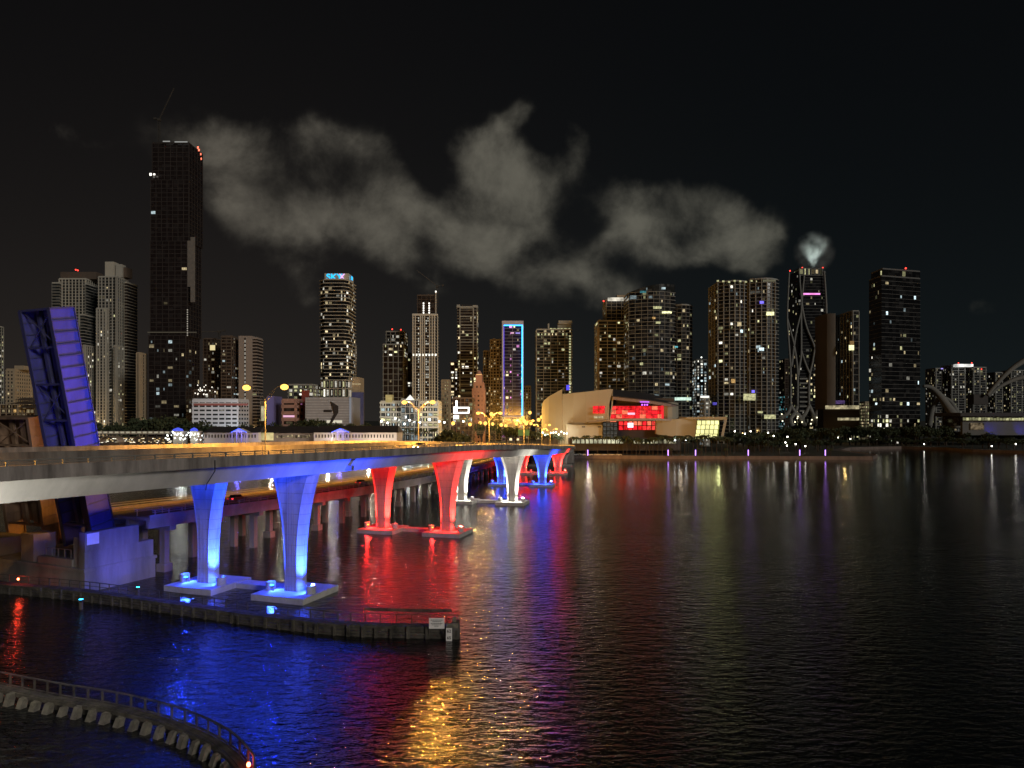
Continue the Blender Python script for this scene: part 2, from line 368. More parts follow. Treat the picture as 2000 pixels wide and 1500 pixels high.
# ---- flared piers with floodlights
BLUE, RED, WHITE = (.018,.060,1.0), (1.0,.022,.016), (1.0,1.0,.86)
HEXC = {'blue': BLUE, 'red': RED, 'white': WHITE}
KCOL = {0: 'white', 1: 'blue', 2: 'red', 3: 'white', 4: 'blue', 5: 'red', 6: 'by nothing'}
EN = {'blue': 80000, 'red': 60000, 'white': 25000}
LENS = {k: emit('floodlight_lens_'+k, v, 14) for k, v in (('blue', (.03,.55,1)), ('red', (1,.35,.03)), ('white', (1,1,.9)))}
def half(t):                                  # half the width of the shaft at t of its height
    return 1.65+2.45*max(0, (t-.12)/.88)**2.3
ORD = {0: 'nearest', 1: 'second', 2: 'third', 3: 'fourth', 4: 'fifth', 5: 'far'}
def pier(k, side):
    p, tg, rt, z = frame(k); c = p+(rt*0 if side > 0 else rt*-17.0)
    colr = KCOL[k]; PAD = .95
    sd_ = 'right' if side > 0 else 'left'
    lab = {1: 'nearest pair', 2: 'second pair', 4: 'fourth pair', 3: 'third pair', 5: 'last pair by the shore', 0: 'pair off the left end', 6: 'pair beside the shore'}[k]
    o = thing('bridge_pier', f'flared concrete pier lit {colr}, {sd_} one of the {lab}' if k < 6 else f'unlit flared concrete pier, {sd_} one of the pair beside the shore', 'pier', (c.x, c.y, 0), 'flared piers of the high bridge')
    def pt(u, v, zz): q = c+rt*u+tg*v; return (q.x, q.y, zz)
    secs = []; N = 22; T = 1.25
    for i in range(N+1):
        t = i/N; h = half(t); zz = PAD+(z-PAD-.012)*t; ch = .55+.5*t
        secs.append([pt(u, v, zz) for u, v in ((-h,-T*.42),(-h+ch,-T),(h-ch,-T),(h,-T*.42),(h,T*.42),(h-ch,T),(-h+ch,T),(-h,T*.42))])
    MB().sweep(secs).build('shaft', pier_mat(), o)
    for j in range(-2, 3):                    # flutes down the middle of the face
        MB().hexa([pt(j*.28-.05,-T-.05,PAD), pt(j*.28+.05,-T-.05,PAD), pt(j*.28+.05,-T+.02,PAD), pt(j*.28-.05,-T+.02,PAD),
                   pt(j*.28-.05,-T-.05,z-.1), pt(j*.28+.05,-T-.05,z-.1), pt(j*.28+.05,-T+.02,z-.1), pt(j*.28-.05,-T+.02,z-.1)]).build('rib', M_conc(), o)
    for e in (-1, 1):                         # raised margin that follows the curve of the face
        MB().sweep([[pt(e*(half(i/N)-.62-.5*i/N), -T-.05, PAD+(z-PAD-.05)*i/N), pt(e*(half(i/N)-.50-.5*i/N), -T-.05, PAD+(z-PAD-.05)*i/N),
                     pt(e*(half(i/N)-.50-.5*i/N), -T+.06, PAD+(z-PAD-.05)*i/N), pt(e*(half(i/N)-.62-.5*i/N), -T+.06, PAD+(z-PAD-.05)*i/N)] for i in range(N+1)]).build('face_margin', M_conc(), o)
    pad = MB(); a = 4.7
    pad.prism([pt(-a,-a,0)[:2], pt(a,-a,0)[:2], pt(a,a,0)[:2], pt(-a,a,0)[:2]], -.6, PAD-.004)
    pad.build('footing_pad', mat('footing_concrete', (.42,.40,.38), .9, .3, .5, bump=.3), o)
    for e in (-1, 1) if k < 6 else ():        # light wells on both flanks of the shaft, open towards it
        u0 = e*3.7; w = MB(); ring = []
        for i in range(13):
            an = R(-125+250*i/12); ring.append((u0+e*.72*math.cos(an), .72*math.sin(an)*1.15))
        sec = [[pt(u, v-1.3, PAD), pt(u, v-1.3, PAD+1.25), pt(u0+(u-u0)*.8, v*.8-1.3, PAD+1.25), pt(u0+(u-u0)*.8, v*.8-1.3, PAD)] for u, v in ring]
        w.sweep(sec)
        hs = w.build('light_well', mat('footing_concrete', (.42,.40,.38)), o)
        lp = Vector(pt(u0-e*.1, -1.3, PAD+.55))
        MB().box(lp, (.7, .7, .22), tuple(rt[:2])).build('floodlight', M_dark(), hs)
        MB().box(lp+Vector((0,0,.14)), (.55,.55,.05), tuple(rt[:2])).build('lens', LENS[colr], hs)
        src = lp+Vector((0,0,.42)); aim = c+rt*(e*3.0)-tg*.7+Vector((0,0,z))
        light('flood_beam', 'SPOT', src, EN[colr]*((1.8 if side > 0 else .15) if k == 0 else 1), HEXC[colr], hs, .25, aim, 118, 1.0)
        if e > 0 and side > 0: light('added_fascia_wash', 'SPOT', src+tg*.3, EN[colr]*1.0, HEXC[colr], hs, .25, c+rt*5.2+tg*13+Vector((0,0,z+.8)), 74, .9)  # added beam without its own fixture, spreads the wash along the girder
        light('added_pad_spill', 'SPOT', lp+Vector((0,0,.95)), EN[colr]*.10, HEXC[colr], hs, .2, c-tg*2.2+rt*e*1.0+Vector((0,0,PAD-1.2)), 124, .9)  # added spot without its own fixture, colours the pad and shaft foot
    return o
for k in range(0, 7):
    for side in (1, -1): pier(k, side)
    p, tg, rt, z = frame(k)
    if k < 6:
        o = thing('footing_tie_beam', f"low concrete tie beam between the {KCOL[k]}-lit footings, {ORD[k]} from the left end", 'tie beam', tuple((p-rt*8.5)[:2])+(0,), 'tie beams between footings')
        q = [p-rt*12.28+tg*.9, p-rt*4.72+tg*.9, p-rt*4.72+tg*3.6, p-rt*12.28+tg*3.6]
        MB().prism([v[:2] for v in q], -.5, .80).build('beam', mat('footing_concrete', (.42,.40,.38)), o)

# ---- sodium street lamps along the median
AMBER = (1.0, .44, .06)
m_pole = mat('lamp_pole_aluminium', (.15,.14,.13), .6, .1, 1, metal=.2)
m_amb = emit('sodium_lamp_lens', (1.0,.50,.09), 3.0)
def double_lamp(s, label, group, e=80000):
    b = at(s, .35, 0); p, tg, rt, z = frame(s)
    o = thing('street_lamp', label, 'street lamp', tuple(b), group)
    MB().tube([b, b+Vector((0,0,.5)), b+Vector((0,0,9.4))], [.17,.12,.085], 8).build('pole', m_pole, o)
    for sg in (-1, 1):
        a0 = b+Vector((0,0,9.2)); pts = []
        for i in range(9):
            t = i/8; pts.append(a0+rt*sg*3.3*t+Vector((0,0,2.25*math.sin(t*math.pi*.5)**1.0)))
        MB().tube(pts, .065, 6).build('arm', m_pole, o)
        MB().tube([a0-Vector((0,0,.5)), a0-Vector((0,0,.5))+rt*sg*1.0+Vector((0,0,.85)), pts[5]-Vector((0,0,.08))], .045, 5).build('brace', m_pole, o)
        hd = pts[-1]+rt*sg*.45
        h = MB().ball(hd, .48, 10, 6, .38).build('lamp_head', m_pole, o)
        MB().ball(hd-Vector((0,0,.26)), .68, 10, 6, .70).build('lens', m_amb, h)
        light('lamp_light', *(('SPOT', hd-Vector((0,0,1.15)), e*.5, AMBER, h, .25, hd-Vector((0,0,9)), 148, .2) if s < 1.5 else ('POINT', hd-Vector((0,0,1.15)), e, AMBER, h, .25)))
for s, w in ((-.05, 'out at the left end of the deck'), (1.05, 'tallest in view, standing beside the white block'), (2.02, 'second along the deck, before the lit hotel'), (3.02, 'third along the deck, before the pink tower'),
             (4.05, 'fourth along the deck'), (5.05, 'fifth along the deck'), (6.1, 'at the far end of the deck')):
    double_lamp(s, 'double armed amber street lamp on the bridge, '+w, 'amber lamps on the bridge')

# ================================================================== cars
def car(loc, ang, label, colr, lights=True, group='cars on the bridges'):
    loc = Vector(loc); f = Vector((math.sin(ang), math.cos(ang), 0)); r = Vector((f.y, -f.x, 0))
    o = thing('car', label, 'car', tuple(loc), group)
    def q(a, b, c): v = loc+r*a+f*b+Vector((0,0,c)); return v
    def loft(prof, wl, name, m):
        return MB().sweep([[q(s*w, y, z) for (y, z) in prof] for s, w in wl]).build(name, m, o)
    pm_ = mat('car_paint_%02d' % int(sum(colr)*30), colr, .3, .05, 1, spec=.5)
    loft([(-2.2,.35),(-2.25,.8),(-1.9,.98),(1.1,.95),(2.05,.8),(2.2,.55),(2.15,.32)], ((-1,.84),(-1,.9),(1,.9),(1,.84)), 'body', pm_)
    loft([(-1.75,.97),(-1.2,1.45),(.25,1.47),(1.0,.95)], ((-1,.72),(1,.72)), 'cabin', glass('car_glass', (.02,.02,.025), .01))
    for a in (-.86, .86):
        for b in (-1.4, 1.4): MB().tube([q(a-.1, b, .33), q(a+.1, b, .33)], .33, 12).build('wheel', mat('tyre_rubber', (.02,.02,.02), .9), o)
    for a in (-.62, .62):
        MB().box(q(a, 2.17, .66), (.34,.1,.16), tuple(r[:2])).build('headlight', emit('headlight_lens', (1,.97,.85), 30 if lights else .2), o)
        MB().box(q(a, -2.24, .75), (.36,.1,.16), tuple(r[:2])).build('tail_light', emit('tail_light_lens', (1,.03,.02), 5), o)
for s, u, lab, c in ((2.02, 11.5, 'pale car with headlights on the bridge left of the round tree', (.4,.4,.4)), (1.78, 7.2, 'dark car leading the pair on the bridge', (.04,.04,.05)),
                     (3.55, 11.5, 'grey car with bright headlights above the red girder', (.2,.2,.22)), (2.6, 3.0, 'white car climbing the bridge in the inner lane', (.6,.6,.6))):
    p, tg, rt, z = frame(s); car(at(s, u, .0), math.atan2(tg.x, tg.y)+math.pi, lab, c)

# ================================================================== the old low bridge behind it
LZ = {-2: 9.4, -1: 9.4, 0: 9.2, 1: 8.6, 2: 7.0, 3: 5.6, 4: 4.6, 5: 3.8, 6: 3.0, 7: 2.2, 8: 2.0, 9: 2.0}
def lat(s, u, dz):
    k = min(max(int(math.floor(s)), -1), 7); t = s-k
    z = cr(LZ[k-1], LZ[k], LZ[k+1], LZ[k+2], t); p, tg, rt, _ = frame(s)
    return p+rt*(u-8.5)+Vector((0,0,z+1.9+dz))
low = thing('low_trestle_bridge', 'old low concrete trestle bridge with railings behind the flared piers', 'bridge', tuple(lat(2, -25, 0)[:2])+(0,))
m_low = mat('old_bridge_concrete', (.30,.25,.22), .9, .4, .3, True)
def lswept(name, sec, m, s0=1.03, s1=6.9, n=70): return MB().sweep([[lat(s0+(s1-s0)*i/n, u, z) for u, z in sec] for i in range(n+1)]).build(name, m, low)
lswept('deck', [(-40,-.5),(-22.8,-.5),(-22.8,0),(-40,0)], m_low)
for u in (-23.4, -28, -34, -39): lswept('girder', [(u-.3,-1.9),(u+.3,-1.9),(u+.3,-.5),(u-.3,-.5)], m_low)
for u in (-22.9, -39.8): lswept('kerb', [(u-.2,0),(u+.15,0),(u+.15,.45),(u-.2,.45)], m_low)
lswept('road_surface', [(-36,.004),(-26,.004),(-26,.02),(-36,.02)], asph)
for u in (-22.9, -27, -36, -39.8):
    for z in (.85, 1.2): MB().tube([lat(1.04+5.8*i/70, u, z) for i in range(71)], .07, 5).build('rail', M_steel(), low)
pm2 = MB().box((0,0,.6), (.16,.16,1.25)).mesh('rail_post', M_steel())
for u, n_ in ((-22.9, 110), (-27, 60)):
    for i in range(n_): inst('rail_post', pm2, low, lat(1.05+5.7*i/n_, u, 0))
colm = MB().box((0,0,.5), (1,1,1)).mesh('column', m_low)
ped = MB().box((0,0,.5), (1,1,1)).mesh('column_pedestal', m_low)
NB = 27
for i in range(NB):
    s = 1.12+i*(6.7-1.12)/NB; p, tg, rt, z = frame(s); a = -math.atan2(tg.x, tg.y)
    zc = lat(s, -25, -1.9).z
    MB().hexa([Vector(v) for v in [lat(s-.012,-39.5,-2.75), lat(s-.012,-23,-2.75), lat(s+.012,-23,-2.75), lat(s+.012,-39.5,-2.75), lat(s-.012,-39.5,-1.91), lat(s-.012,-23,-1.91), lat(s+.012,-23,-1.91), lat(s+.012,-39.5,-1.91)]]).build('pier_cap', m_low, low)
    for u in (-25, -30, -37.5):
        q = lat(s, u, 0); inst('column', colm, low, (q.x, q.y, -.6), a, (1.15, 1.15, zc-.85+.6))
        if i % 4 == 0 or u == -30 and i % 3 == 0: inst('column_pedestal', ped, low, (q.x, q.y, -.5), a, (1.9, 1.9, 1.9))
for s, u, lab, c in ((1.55, -30, 'dark van shape parked on the low bridge', (.12,.12,.13)), (1.9, -31, 'pale car on the low bridge behind the blue piers', (.3,.3,.3)), (2.5, -30, 'small grey car on the low bridge nearer the red piers', (.2,.2,.2))):
    p, tg, rt, z = frame(s); car(lat(s, u, .02), math.atan2(tg.x, tg.y), lab, c, True)

# ================================================================== bascule pier and raised leaves
ttg = Vector((math.sin(R(24)), math.cos(R(24)), 0)); trt = Vector((ttg.y, -ttg.x, 0))
B0 = Vector((-68, 113, 0))                       # near right-hand corner of the pier at the water
def bq(a, b, z): v = B0+trt*a+ttg*b; return Vector((v.x, v.y, z))
m_old = mat('weathered_pier_concrete', (.20,.185,.17), .92, .55, .22, True, bump=.35, stain=(.11,.10,.09))
bp_ = thing('bascule_pier', 'massive weathered concrete drawbridge pier, its right face lit blue', 'pier', tuple(B0))
def bbox(mb, a0, a1, b0, b1, z0, z1): return mb.hexa([bq(a0,b0,z0), bq(a1,b0,z0), bq(a1,b1,z0), bq(a0,b1,z0), bq(a0,b0,z1), bq(a1,b0,z1), bq(a1,b1,z1), bq(a0,b1,z1)])
bbox(MB(), -34, 0, 0, 13, -1, 3.3).build('base_wall', m_old, bp_)
bbox(MB(), -34.2, .18, -.2, 13.2, 3.3, 3.8).build('ledge', m_old, bp_)
bbox(MB(), -1.5, -.02, .02, 12.6, 3.8, 6.6).build('side_wall', m_old, bp_)
bbox(MB(), -1.2, .16, -.05, 9.6, 6.6, 9.6).build('upper_wall', m_old, bp_)
bbox(MB(), -3.4, -1.5, .5, 2.4, 3.8, 8.6).build('corner_column', m_old, bp_)
bbox(MB(), -16.5, -13.2, .3, 4, 3.8, 8.4).build('buttress', m_old, bp_)
bbox(MB(), -34, -24, .4, 6, 3.8, 6.8).build('machinery_plinth', m_old, bp_)
bbox(MB(), -12, -3.4, .2, 1.2, 3.8, 5.0).build('machinery_kerb', m_old, bp_)
bbox(MB(), .165, .22, .25, 2.3, 7.6, 9.4).build('notice_board', mat('white_notice_board', (.75,.74,.72), .6, .1, 1), bp_)
for i in range(5): MB().bar(bq(-12+1.6*i, 1.6, 3.8), bq(-12+1.6*i, 1.6, 6.2), .14, .14).build('guard_post', M_steel(), bp_)
MB().tube([bq(-12, 1.6, 6.2), bq(-5.6, 1.6, 6.2)], .07, 6).build('guard_rail', M_steel(), bp_)

def leaf(name, label, piv, L, W, dep, tilt, m, panels, mrib):
    """a raised drawbridge leaf seen from its underside: two plate girders, floor beams, bracing, deck"""
    o = thing(name, label, 'drawbridge leaf', tuple(piv))
    ax = Vector((0,0,1))*math.sin(R(tilt))-ttg*math.cos(R(tilt)); nr = ttg*math.sin(R(tilt))+Vector((0,0,1))*math.cos(R(tilt))
    def q(u, l, n): return piv+trt*u+ax*l+nr*n
    def bx(mb, u0, u1, l0, l1, n0, n1): return mb.hexa([q(u0,l0,n0), q(u1,l0,n0), q(u1,l1,n0), q(u0,l1,n0), q(u0,l0,n1), q(u1,l0,n1), q(u1,l1,n1), q(u0,l1,n1)])
    for u in (0, -W):
        bx(MB(), u-.12, u+.12, -4, L, 0, dep).build('girder_web', m, o)
        for n in (0, dep): bx(MB(), u-.40, u+.40, -4, L, n-.06, n+.06).build('girder_flange', mrib, o)
        for i in range(panels+1):
            l = L*i/panels
            bx(MB(), u+.12, u+.34, l-.09, l+.09, .06, dep-.06).build('stiffener', mrib, o)
    bx(MB(), -W, 0, 0, L, dep-.35, dep-.1).build('deck_underside', mrib, o)
    nb = max(3, panels//3)
    for i in range(nb+1):
        l = L*i/nb; bx(MB(), -W+.12, -.12, l-.15, l+.15, .25, .95).build('floor_beam', mrib, o)
        if i < nb and i % 2:
            l2 = L*(i+1)/nb
            MB().bar(q(-W, l, .5), q(0, l2, .5), .15, .15).build('cross_brace', mrib, o)
            MB().bar(q(0, l, .5), q(-W, l2, .5), .15, .15).build('cross_brace', mrib, o)
    bx(MB(), -W*.42, -W*.30, 0, L, 1.2, 1.7).build('stringer', mrib, o)
    bx(MB(), -W*.70, -W*.60, 0, L, 1.2, 1.7).build('stringer', mrib, o)
    bx(MB(), -W-.3, .3, L-.1, L+.25, 0, dep).build('tip_beam', mrib, o)
    return o
m_leaf = mat('blue_light_tinted_steel', (.085,.085,.29), .5, .35, .35, True, bump=.08)  # blue of the floodlighting is put into the steel colour
m_rib = mat('dark_blue_light_tinted_steel', (.07,.07,.16), .55, .15, .5)  # darker steel for ribs and underside, same blue light in its colour
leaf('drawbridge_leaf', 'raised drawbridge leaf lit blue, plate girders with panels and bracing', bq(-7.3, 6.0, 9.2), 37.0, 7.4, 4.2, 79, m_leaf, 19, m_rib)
m_sodium = mat('sodium_light_tinted_steel', (.30,.19,.12), .75, .5, .5, True)  # brown cast of the sodium light is put into the steel colour
leaf('drawbridge_leaf', 'brown ribbed drawbridge leaf at the left edge, lower than the blue one', bq(-20.5, 6.5, 8.4), 19.5, 10.5, 3.0, 82, m_sodium, 12, m_sodium)
# blue floodlights that stand on the pier ledge and light the leaf and the wall
for a, b, aim, e in ((8.5, -6.5, bq(-6, 7, 30), 14000), (9.5, 2.0, bq(0, 6, 5), 4500)):
    b0 = bq(a, b, 0)
    o = thing('floodlight', 'small blue floodlight on a pile ' + ('before' if b < 0 else 'beside') + ' the drawbridge pier', 'floodlight', tuple(b0), 'blue floodlights by the drawbridge')
    MB().tube([b0-Vector((0,0,.8)), b0+Vector((0,0,1.0))], .28, 8).build('pile', mat('timber_pile', (.10,.085,.07), .95, .4, 2), o)
    MB().box(b0+Vector((0,0,1.22)), (.5,.5,.4)).build('housing', M_dark(), o)
    MB().box(b0+Vector((0,0,1.45)), (.4,.4,.04)).build('lens', LENS['blue'], o)
    light('flood_beam', 'SPOT', b0+Vector((0,0,1.6)), e, (.07,.06,1.0), o, .3, aim, 62, .8)

# ================================================================== fenders in the channel
m_tim = mat('fender_timber', (.085,.075,.06), .95, .7, .7, bump=.5)
m_pile = mat('fender_concrete_pile', (.17,.155,.125), .95, .5, 1.5, bump=.4)
def polyl(pts, n):
    ls = [0]
    for a, b in zip(pts[:-1], pts[1:]): ls.append(ls[-1]+(Vector(b)-Vector(a)).length)
    out = []
    for i in range(n):
        t = ls[-1]*i/(n-1); j = max(0, min(len(pts)-2, next((k for k in range(len(pts)-1) if t <= ls[k+1]+1e-6), len(pts)-2)))
        f = (t-ls[j])/(ls[j+1]-ls[j]); a = Vector(pts[j]); b = Vector(pts[j+1])
        g0 = Vector(pts[max(j-1,0)]); g3 = Vector(pts[min(j+2,len(pts)-1)]); out.append(cr(g0, a, b, g3, f))
    return out
f1 = [Vector((x, y, 0)) for x, y in ((-62, 74), (-55.5,72), (-49.8,69.8), (-43.4,67.4), (-37.3,65.4), (-31.3,62.7), (-27.2,60.2), (-23.4,57.1), (-20.3,53.3))]
o = thing('channel_fender', 'curved timber fender walkway on leaning concrete piles, nearest to the camera', 'fender', tuple(f1[4]), 'channel fenders')
pp = polyl(f1, 90)
def off(pts, w, z):
    out = []
    for i, p in enumerate(pts):
        t = (pts[min(i+1, len(pts)-1)]-pts[max(i-1, 0)]).normalized(); out.append(p+Vector((-t.y, t.x, 0))*w+Vector((0,0,z)))
    return out
def beam(name, pts, w, z0, z1, th, m, parent):
    a = off(pts, w-th/2, 0); b = off(pts, w+th/2, 0)
    return MB().sweep([[p+Vector((0,0,z0)), q+Vector((0,0,z0)), q+Vector((0,0,z1)), p+Vector((0,0,z1))] for p, q in zip(a, b)]).build(name, m, parent)
for w in (.35, .70): beam('plank', pp, w, 1.10, 1.18, .30, m_tim, o)
beam('waling', pp, .1, .72, 1.08, .22, m_tim, o)
beam('top_rail', pp, .92, 2.30, 2.42, .15, m_tim, o); beam('mid_rail', pp, .92, 1.22, 1.32, .12, m_tim, o)
ps = polyl(f1, 28)
for i, p in enumerate(ps):
    t = (ps[min(i+1, 27)]-ps[max(i-1, 0)]).normalized(); n = Vector((-t.y, t.x, 0)); j = rnd.uniform(-.16, .16); h = rnd.uniform(.72, 1.06)
    lo = p-n*.75; hi = p-n*.12
    MB().hexa([lo-t*.38-n*.3+Vector((0,0,-.8)), lo+t*.38-n*.3+Vector((0,0,-.8)), lo+t*.38+n*.4+Vector((0,0,-.8)), lo-t*.38+n*.4+Vector((0,0,-.8)),
               hi-t*(.30+j)-n*.28+Vector((0,0,h)), hi+t*.30-n*.28+Vector((0,0,h)), hi+t*.30+n*.3+Vector((0,0,h+.06)), hi-t*(.3+j)+n*.3+Vector((0,0,h+.06))]).build('pile', m_pile, o)
    MB().box(p+n*.92+Vector((0,0,1.55)), (.15,.15,1.66), tuple(t[:2])).build('rail_post', m_tim, o)
    if i % 2: MB().box(p+n*.6+Vector((0,0,.1)), (.35,.35,1.9), tuple(t[:2])).build('inner_pile', m_tim, o)
def marker(loc, label, e=45):
    q = thing('marker_light', label, 'marker light', tuple(loc), 'red channel marker lights'); loc = Vector(loc)
    MB().tube([loc, loc+Vector((0,0,.45))], .06, 6).build('stem', M_dark(), q)
    MB().ball(loc+Vector((0,0,.58)), .15, 8, 6, 1.2).build('lens', emit('red_marker_lens', (1,.10,.03), 40), q)
    light('marker_glow', 'POINT', loc+Vector((0,0,.85)), e, (1,.05,.02), q, .12)
marker(Vector((-20.1, 53.9, 1.18))+Vector((.2, -.25, 0)), 'red marker light at the tip of the near fender', 60)
f2 = [Vector((x, y, 0)) for x, y in ((-95, 117), (-81,113), (-66.2,108.5), (-52.6,103), (-36.1,96), (-26,92.3), (-19.6,90.8), (-12.5,90.1), (-6.8,89.9))]
o2 = thing('channel_fender', 'long dark timber fender wall with handrail and sign, before the blue piers', 'fender', tuple(f2[4]), 'channel fenders')
pp = polyl(f2, 100)
for z0, z1, th in ((-.6, .30, .28), (.38, .70, .36), (.78, 1.08, .30), (1.15, 1.46, .40)): beam('waling', pp, 0, z0, z1, th, m_tim, o2)
beam('walkway', pp, .75, 1.40, 1.50, 1.0, m_tim, o2)
beam('top_rail', pp, 1.15, 2.60, 2.70, .10, m_tim, o2); beam('mid_rail', pp, 1.15, 2.02, 2.08, .06, m_tim, o2)
for i, p in enumerate(polyl(f2, 46)):
    q = polyl(f2, 46); t = (q[min(i+1, 45)]-q[max(i-1, 0)]).normalized(); n = Vector((-t.y, t.x, 0))
    MB().box(p+n*1.15+Vector((0,0,2.05)), (.12,.12,1.16), tuple(t[:2])).build('rail_post', m_tim, o2)
    MB().box(p-n*.30+t*rnd.uniform(-.4,.4)+Vector((0,0,.15)), (rnd.uniform(.24,.44),.26,2.4+rnd.uniform(-.7,.5)), tuple(t[:2])).build('fender_pile', m_tim, o2)
e = f2[-1]
MB().box(e+Vector((-.35,.4,.6)), (1.0,1.5,2.9)).build('end_block', mat('end_block_timber', (.10,.09,.08), .95, .4, 1), o2)
MB().box(e+Vector((-.75,-.40,1.72)), (1.5,.08,.62)).build('end_plate', m_pile, o2)
MB().box(e+Vector((-.5,.2,2.35)), (.45,.45,.7)).build('bollard', m_pile, o2)
beam('back_rail', polyl([f2[6]+Vector((0,.2,0)), f2[7]+Vector((0,.2,0)), f2[8]+Vector((-1,.3,0))], 12), 2.0, 2.7, 3.1, .08, m_tim, o2)
# the two boards on the fender's end
white = mat('white_sign_face', (.78,.74,.72), .6, .06, 2)
ink = mat('black_sign_ink', (.02,.02,.02), .7, .0, 1)
sg = G(853, 1243); sg = Vector((X(853, 89.2), 89.2, 0))
o = thing('warning_sign', 'white notice board with lines of small print on the fender end', 'sign', tuple(sg+Vector((0,0,1.8))))
MB().box(sg+Vector((0,0,Z(1217.5,89.2))), (1.95,.06,1.34)).build('board', white, o)
for i, (w, dz) in enumerate(((1.5,.42),(1.1,.22),(1.45,-.02),(1.2,-.18),(.6,-.34))):
    x = -w/2
    while x < w/2-.05:
        ww = rnd.uniform(.07, .26); ww = min(ww, w/2-x)
        MB().box(sg+Vector((x+ww/2,-.035,Z(1217.5,89.2)+dz)), (ww,.012,.085 if i < 3 else .06)).build('print_line', ink, o); x += ww+.05
for xx in (-.8, .8): MB().box(sg+Vector((xx,.1,1.9)), (.1,.1,2.4)).build('post', m_tim, o)
def text(s, size, loc, m, parent, name='lettering', rx=90, rz=0, ext=.02):
    c = bpy.data.curves.new(name, 'FONT'); c.body = s; c.size = size; c.align_x = 'CENTER'; c.align_y = 'CENTER'; c.extrude = ext; c.offset = size*.015
    o_ = bpy.data.objects.new(name, c); COL.objects.link(o_)
    dg = bpy.context.evaluated_depsgraph_get(); me = bpy.data.meshes.new_from_object(o_.evaluated_get(dg)); bpy.data.objects.remove(o_)
    me.materials.clear(); me.materials.append(m)
    q = bpy.data.objects.new(name, me); COL.objects.link(q); q.parent = parent; q.location = Vector(loc)-ORG.get(parent, Vector((0,0,0))); q.rotation_euler = (R(rx), 0, R(rz))
    return q
gb = Vector((X(877, 88.9), 88.9, 0))
o = thing('clearance_gauge', 'narrow white gauge board with two painted numbers beside the notice', 'gauge board', tuple(gb))
MB().box(gb+Vector((0,0,.80)), (.74,.06,1.62)).build('board', white, o)
text('62', .52, gb+Vector((0,-.045,1.22)), ink, o, 'numerals'); text('65', .52, gb+Vector((0,-.045,.38)), ink, o, 'numerals')
marker(Vector((-78.3, 112.6, 1.76)), 'red marker light by the waterline of the drawbridge pier', 130)
# ================================================================== towers of the town
WARM, WHITEL, YEL, COOL, AMB = (1,.80,.45), (1,.95,.80), (.95,.92,.48), (.75,.95,1), (1,.60,.22)
PAL = {'warm': WARM, 'white': WHITEL, 'yellow': YEL, 'cool': COOL, 'amber': AMB, 'blue': (.20,.16,1), 'pink': (1,.35,.85), 'red': (1,.08,.06), 'teal': (.2,.8,.9)}
UNIT = {}
def winmesh(kind, lvl):
    k = (kind, lvl)
    if k not in UNIT:
        UNIT[k] = MB().box((0,0,0), (1,1,1)).mesh('window', emit(f'lit_window_{kind}_{lvl}', PAL[kind], (.06,.20,.55,1.4)[lvl], .55, .6))
    return UNIT[k]
def rect(x0, x1, d, D=30):
    """front corners of a block whose outline fills photo columns x0..x1, walls running straight back by D"""
    a, b = x0, x1
    if x1 < 1000: b = 1000+(x1-1000)*(1+D/d)
    if x0 > 1000: a = 1000+(x0-1000)*(1+D/d)
    return [(X(a, d), d), (X(b, d), d)]
def arc(x0, x1, d, bulge, n=8):
    return [(X(x0+(x1-x0)*i/n, d), d-bulge*math.sin(math.pi*i/n)) for i in range(n+1)]
def offset(ch, w):
    out = []
    for i, p in enumerate(ch):
        ns = []
        for a, b in ((i-1, i), (i, i+1)):
            if 0 <= a and b < len(ch):
                e = (Vector(ch[b])-Vector(ch[a])).normalized(); ns.append(Vector((e.y, -e.x)))
        n = sum(ns, Vector((0, 0))); n.normalize(); k = 1/max(.35, n.dot(ns[0])); q = Vector(p)+n*w*k; out.append((q.x, q.y))
    return out
GROUND = LAND
SLABC = {}
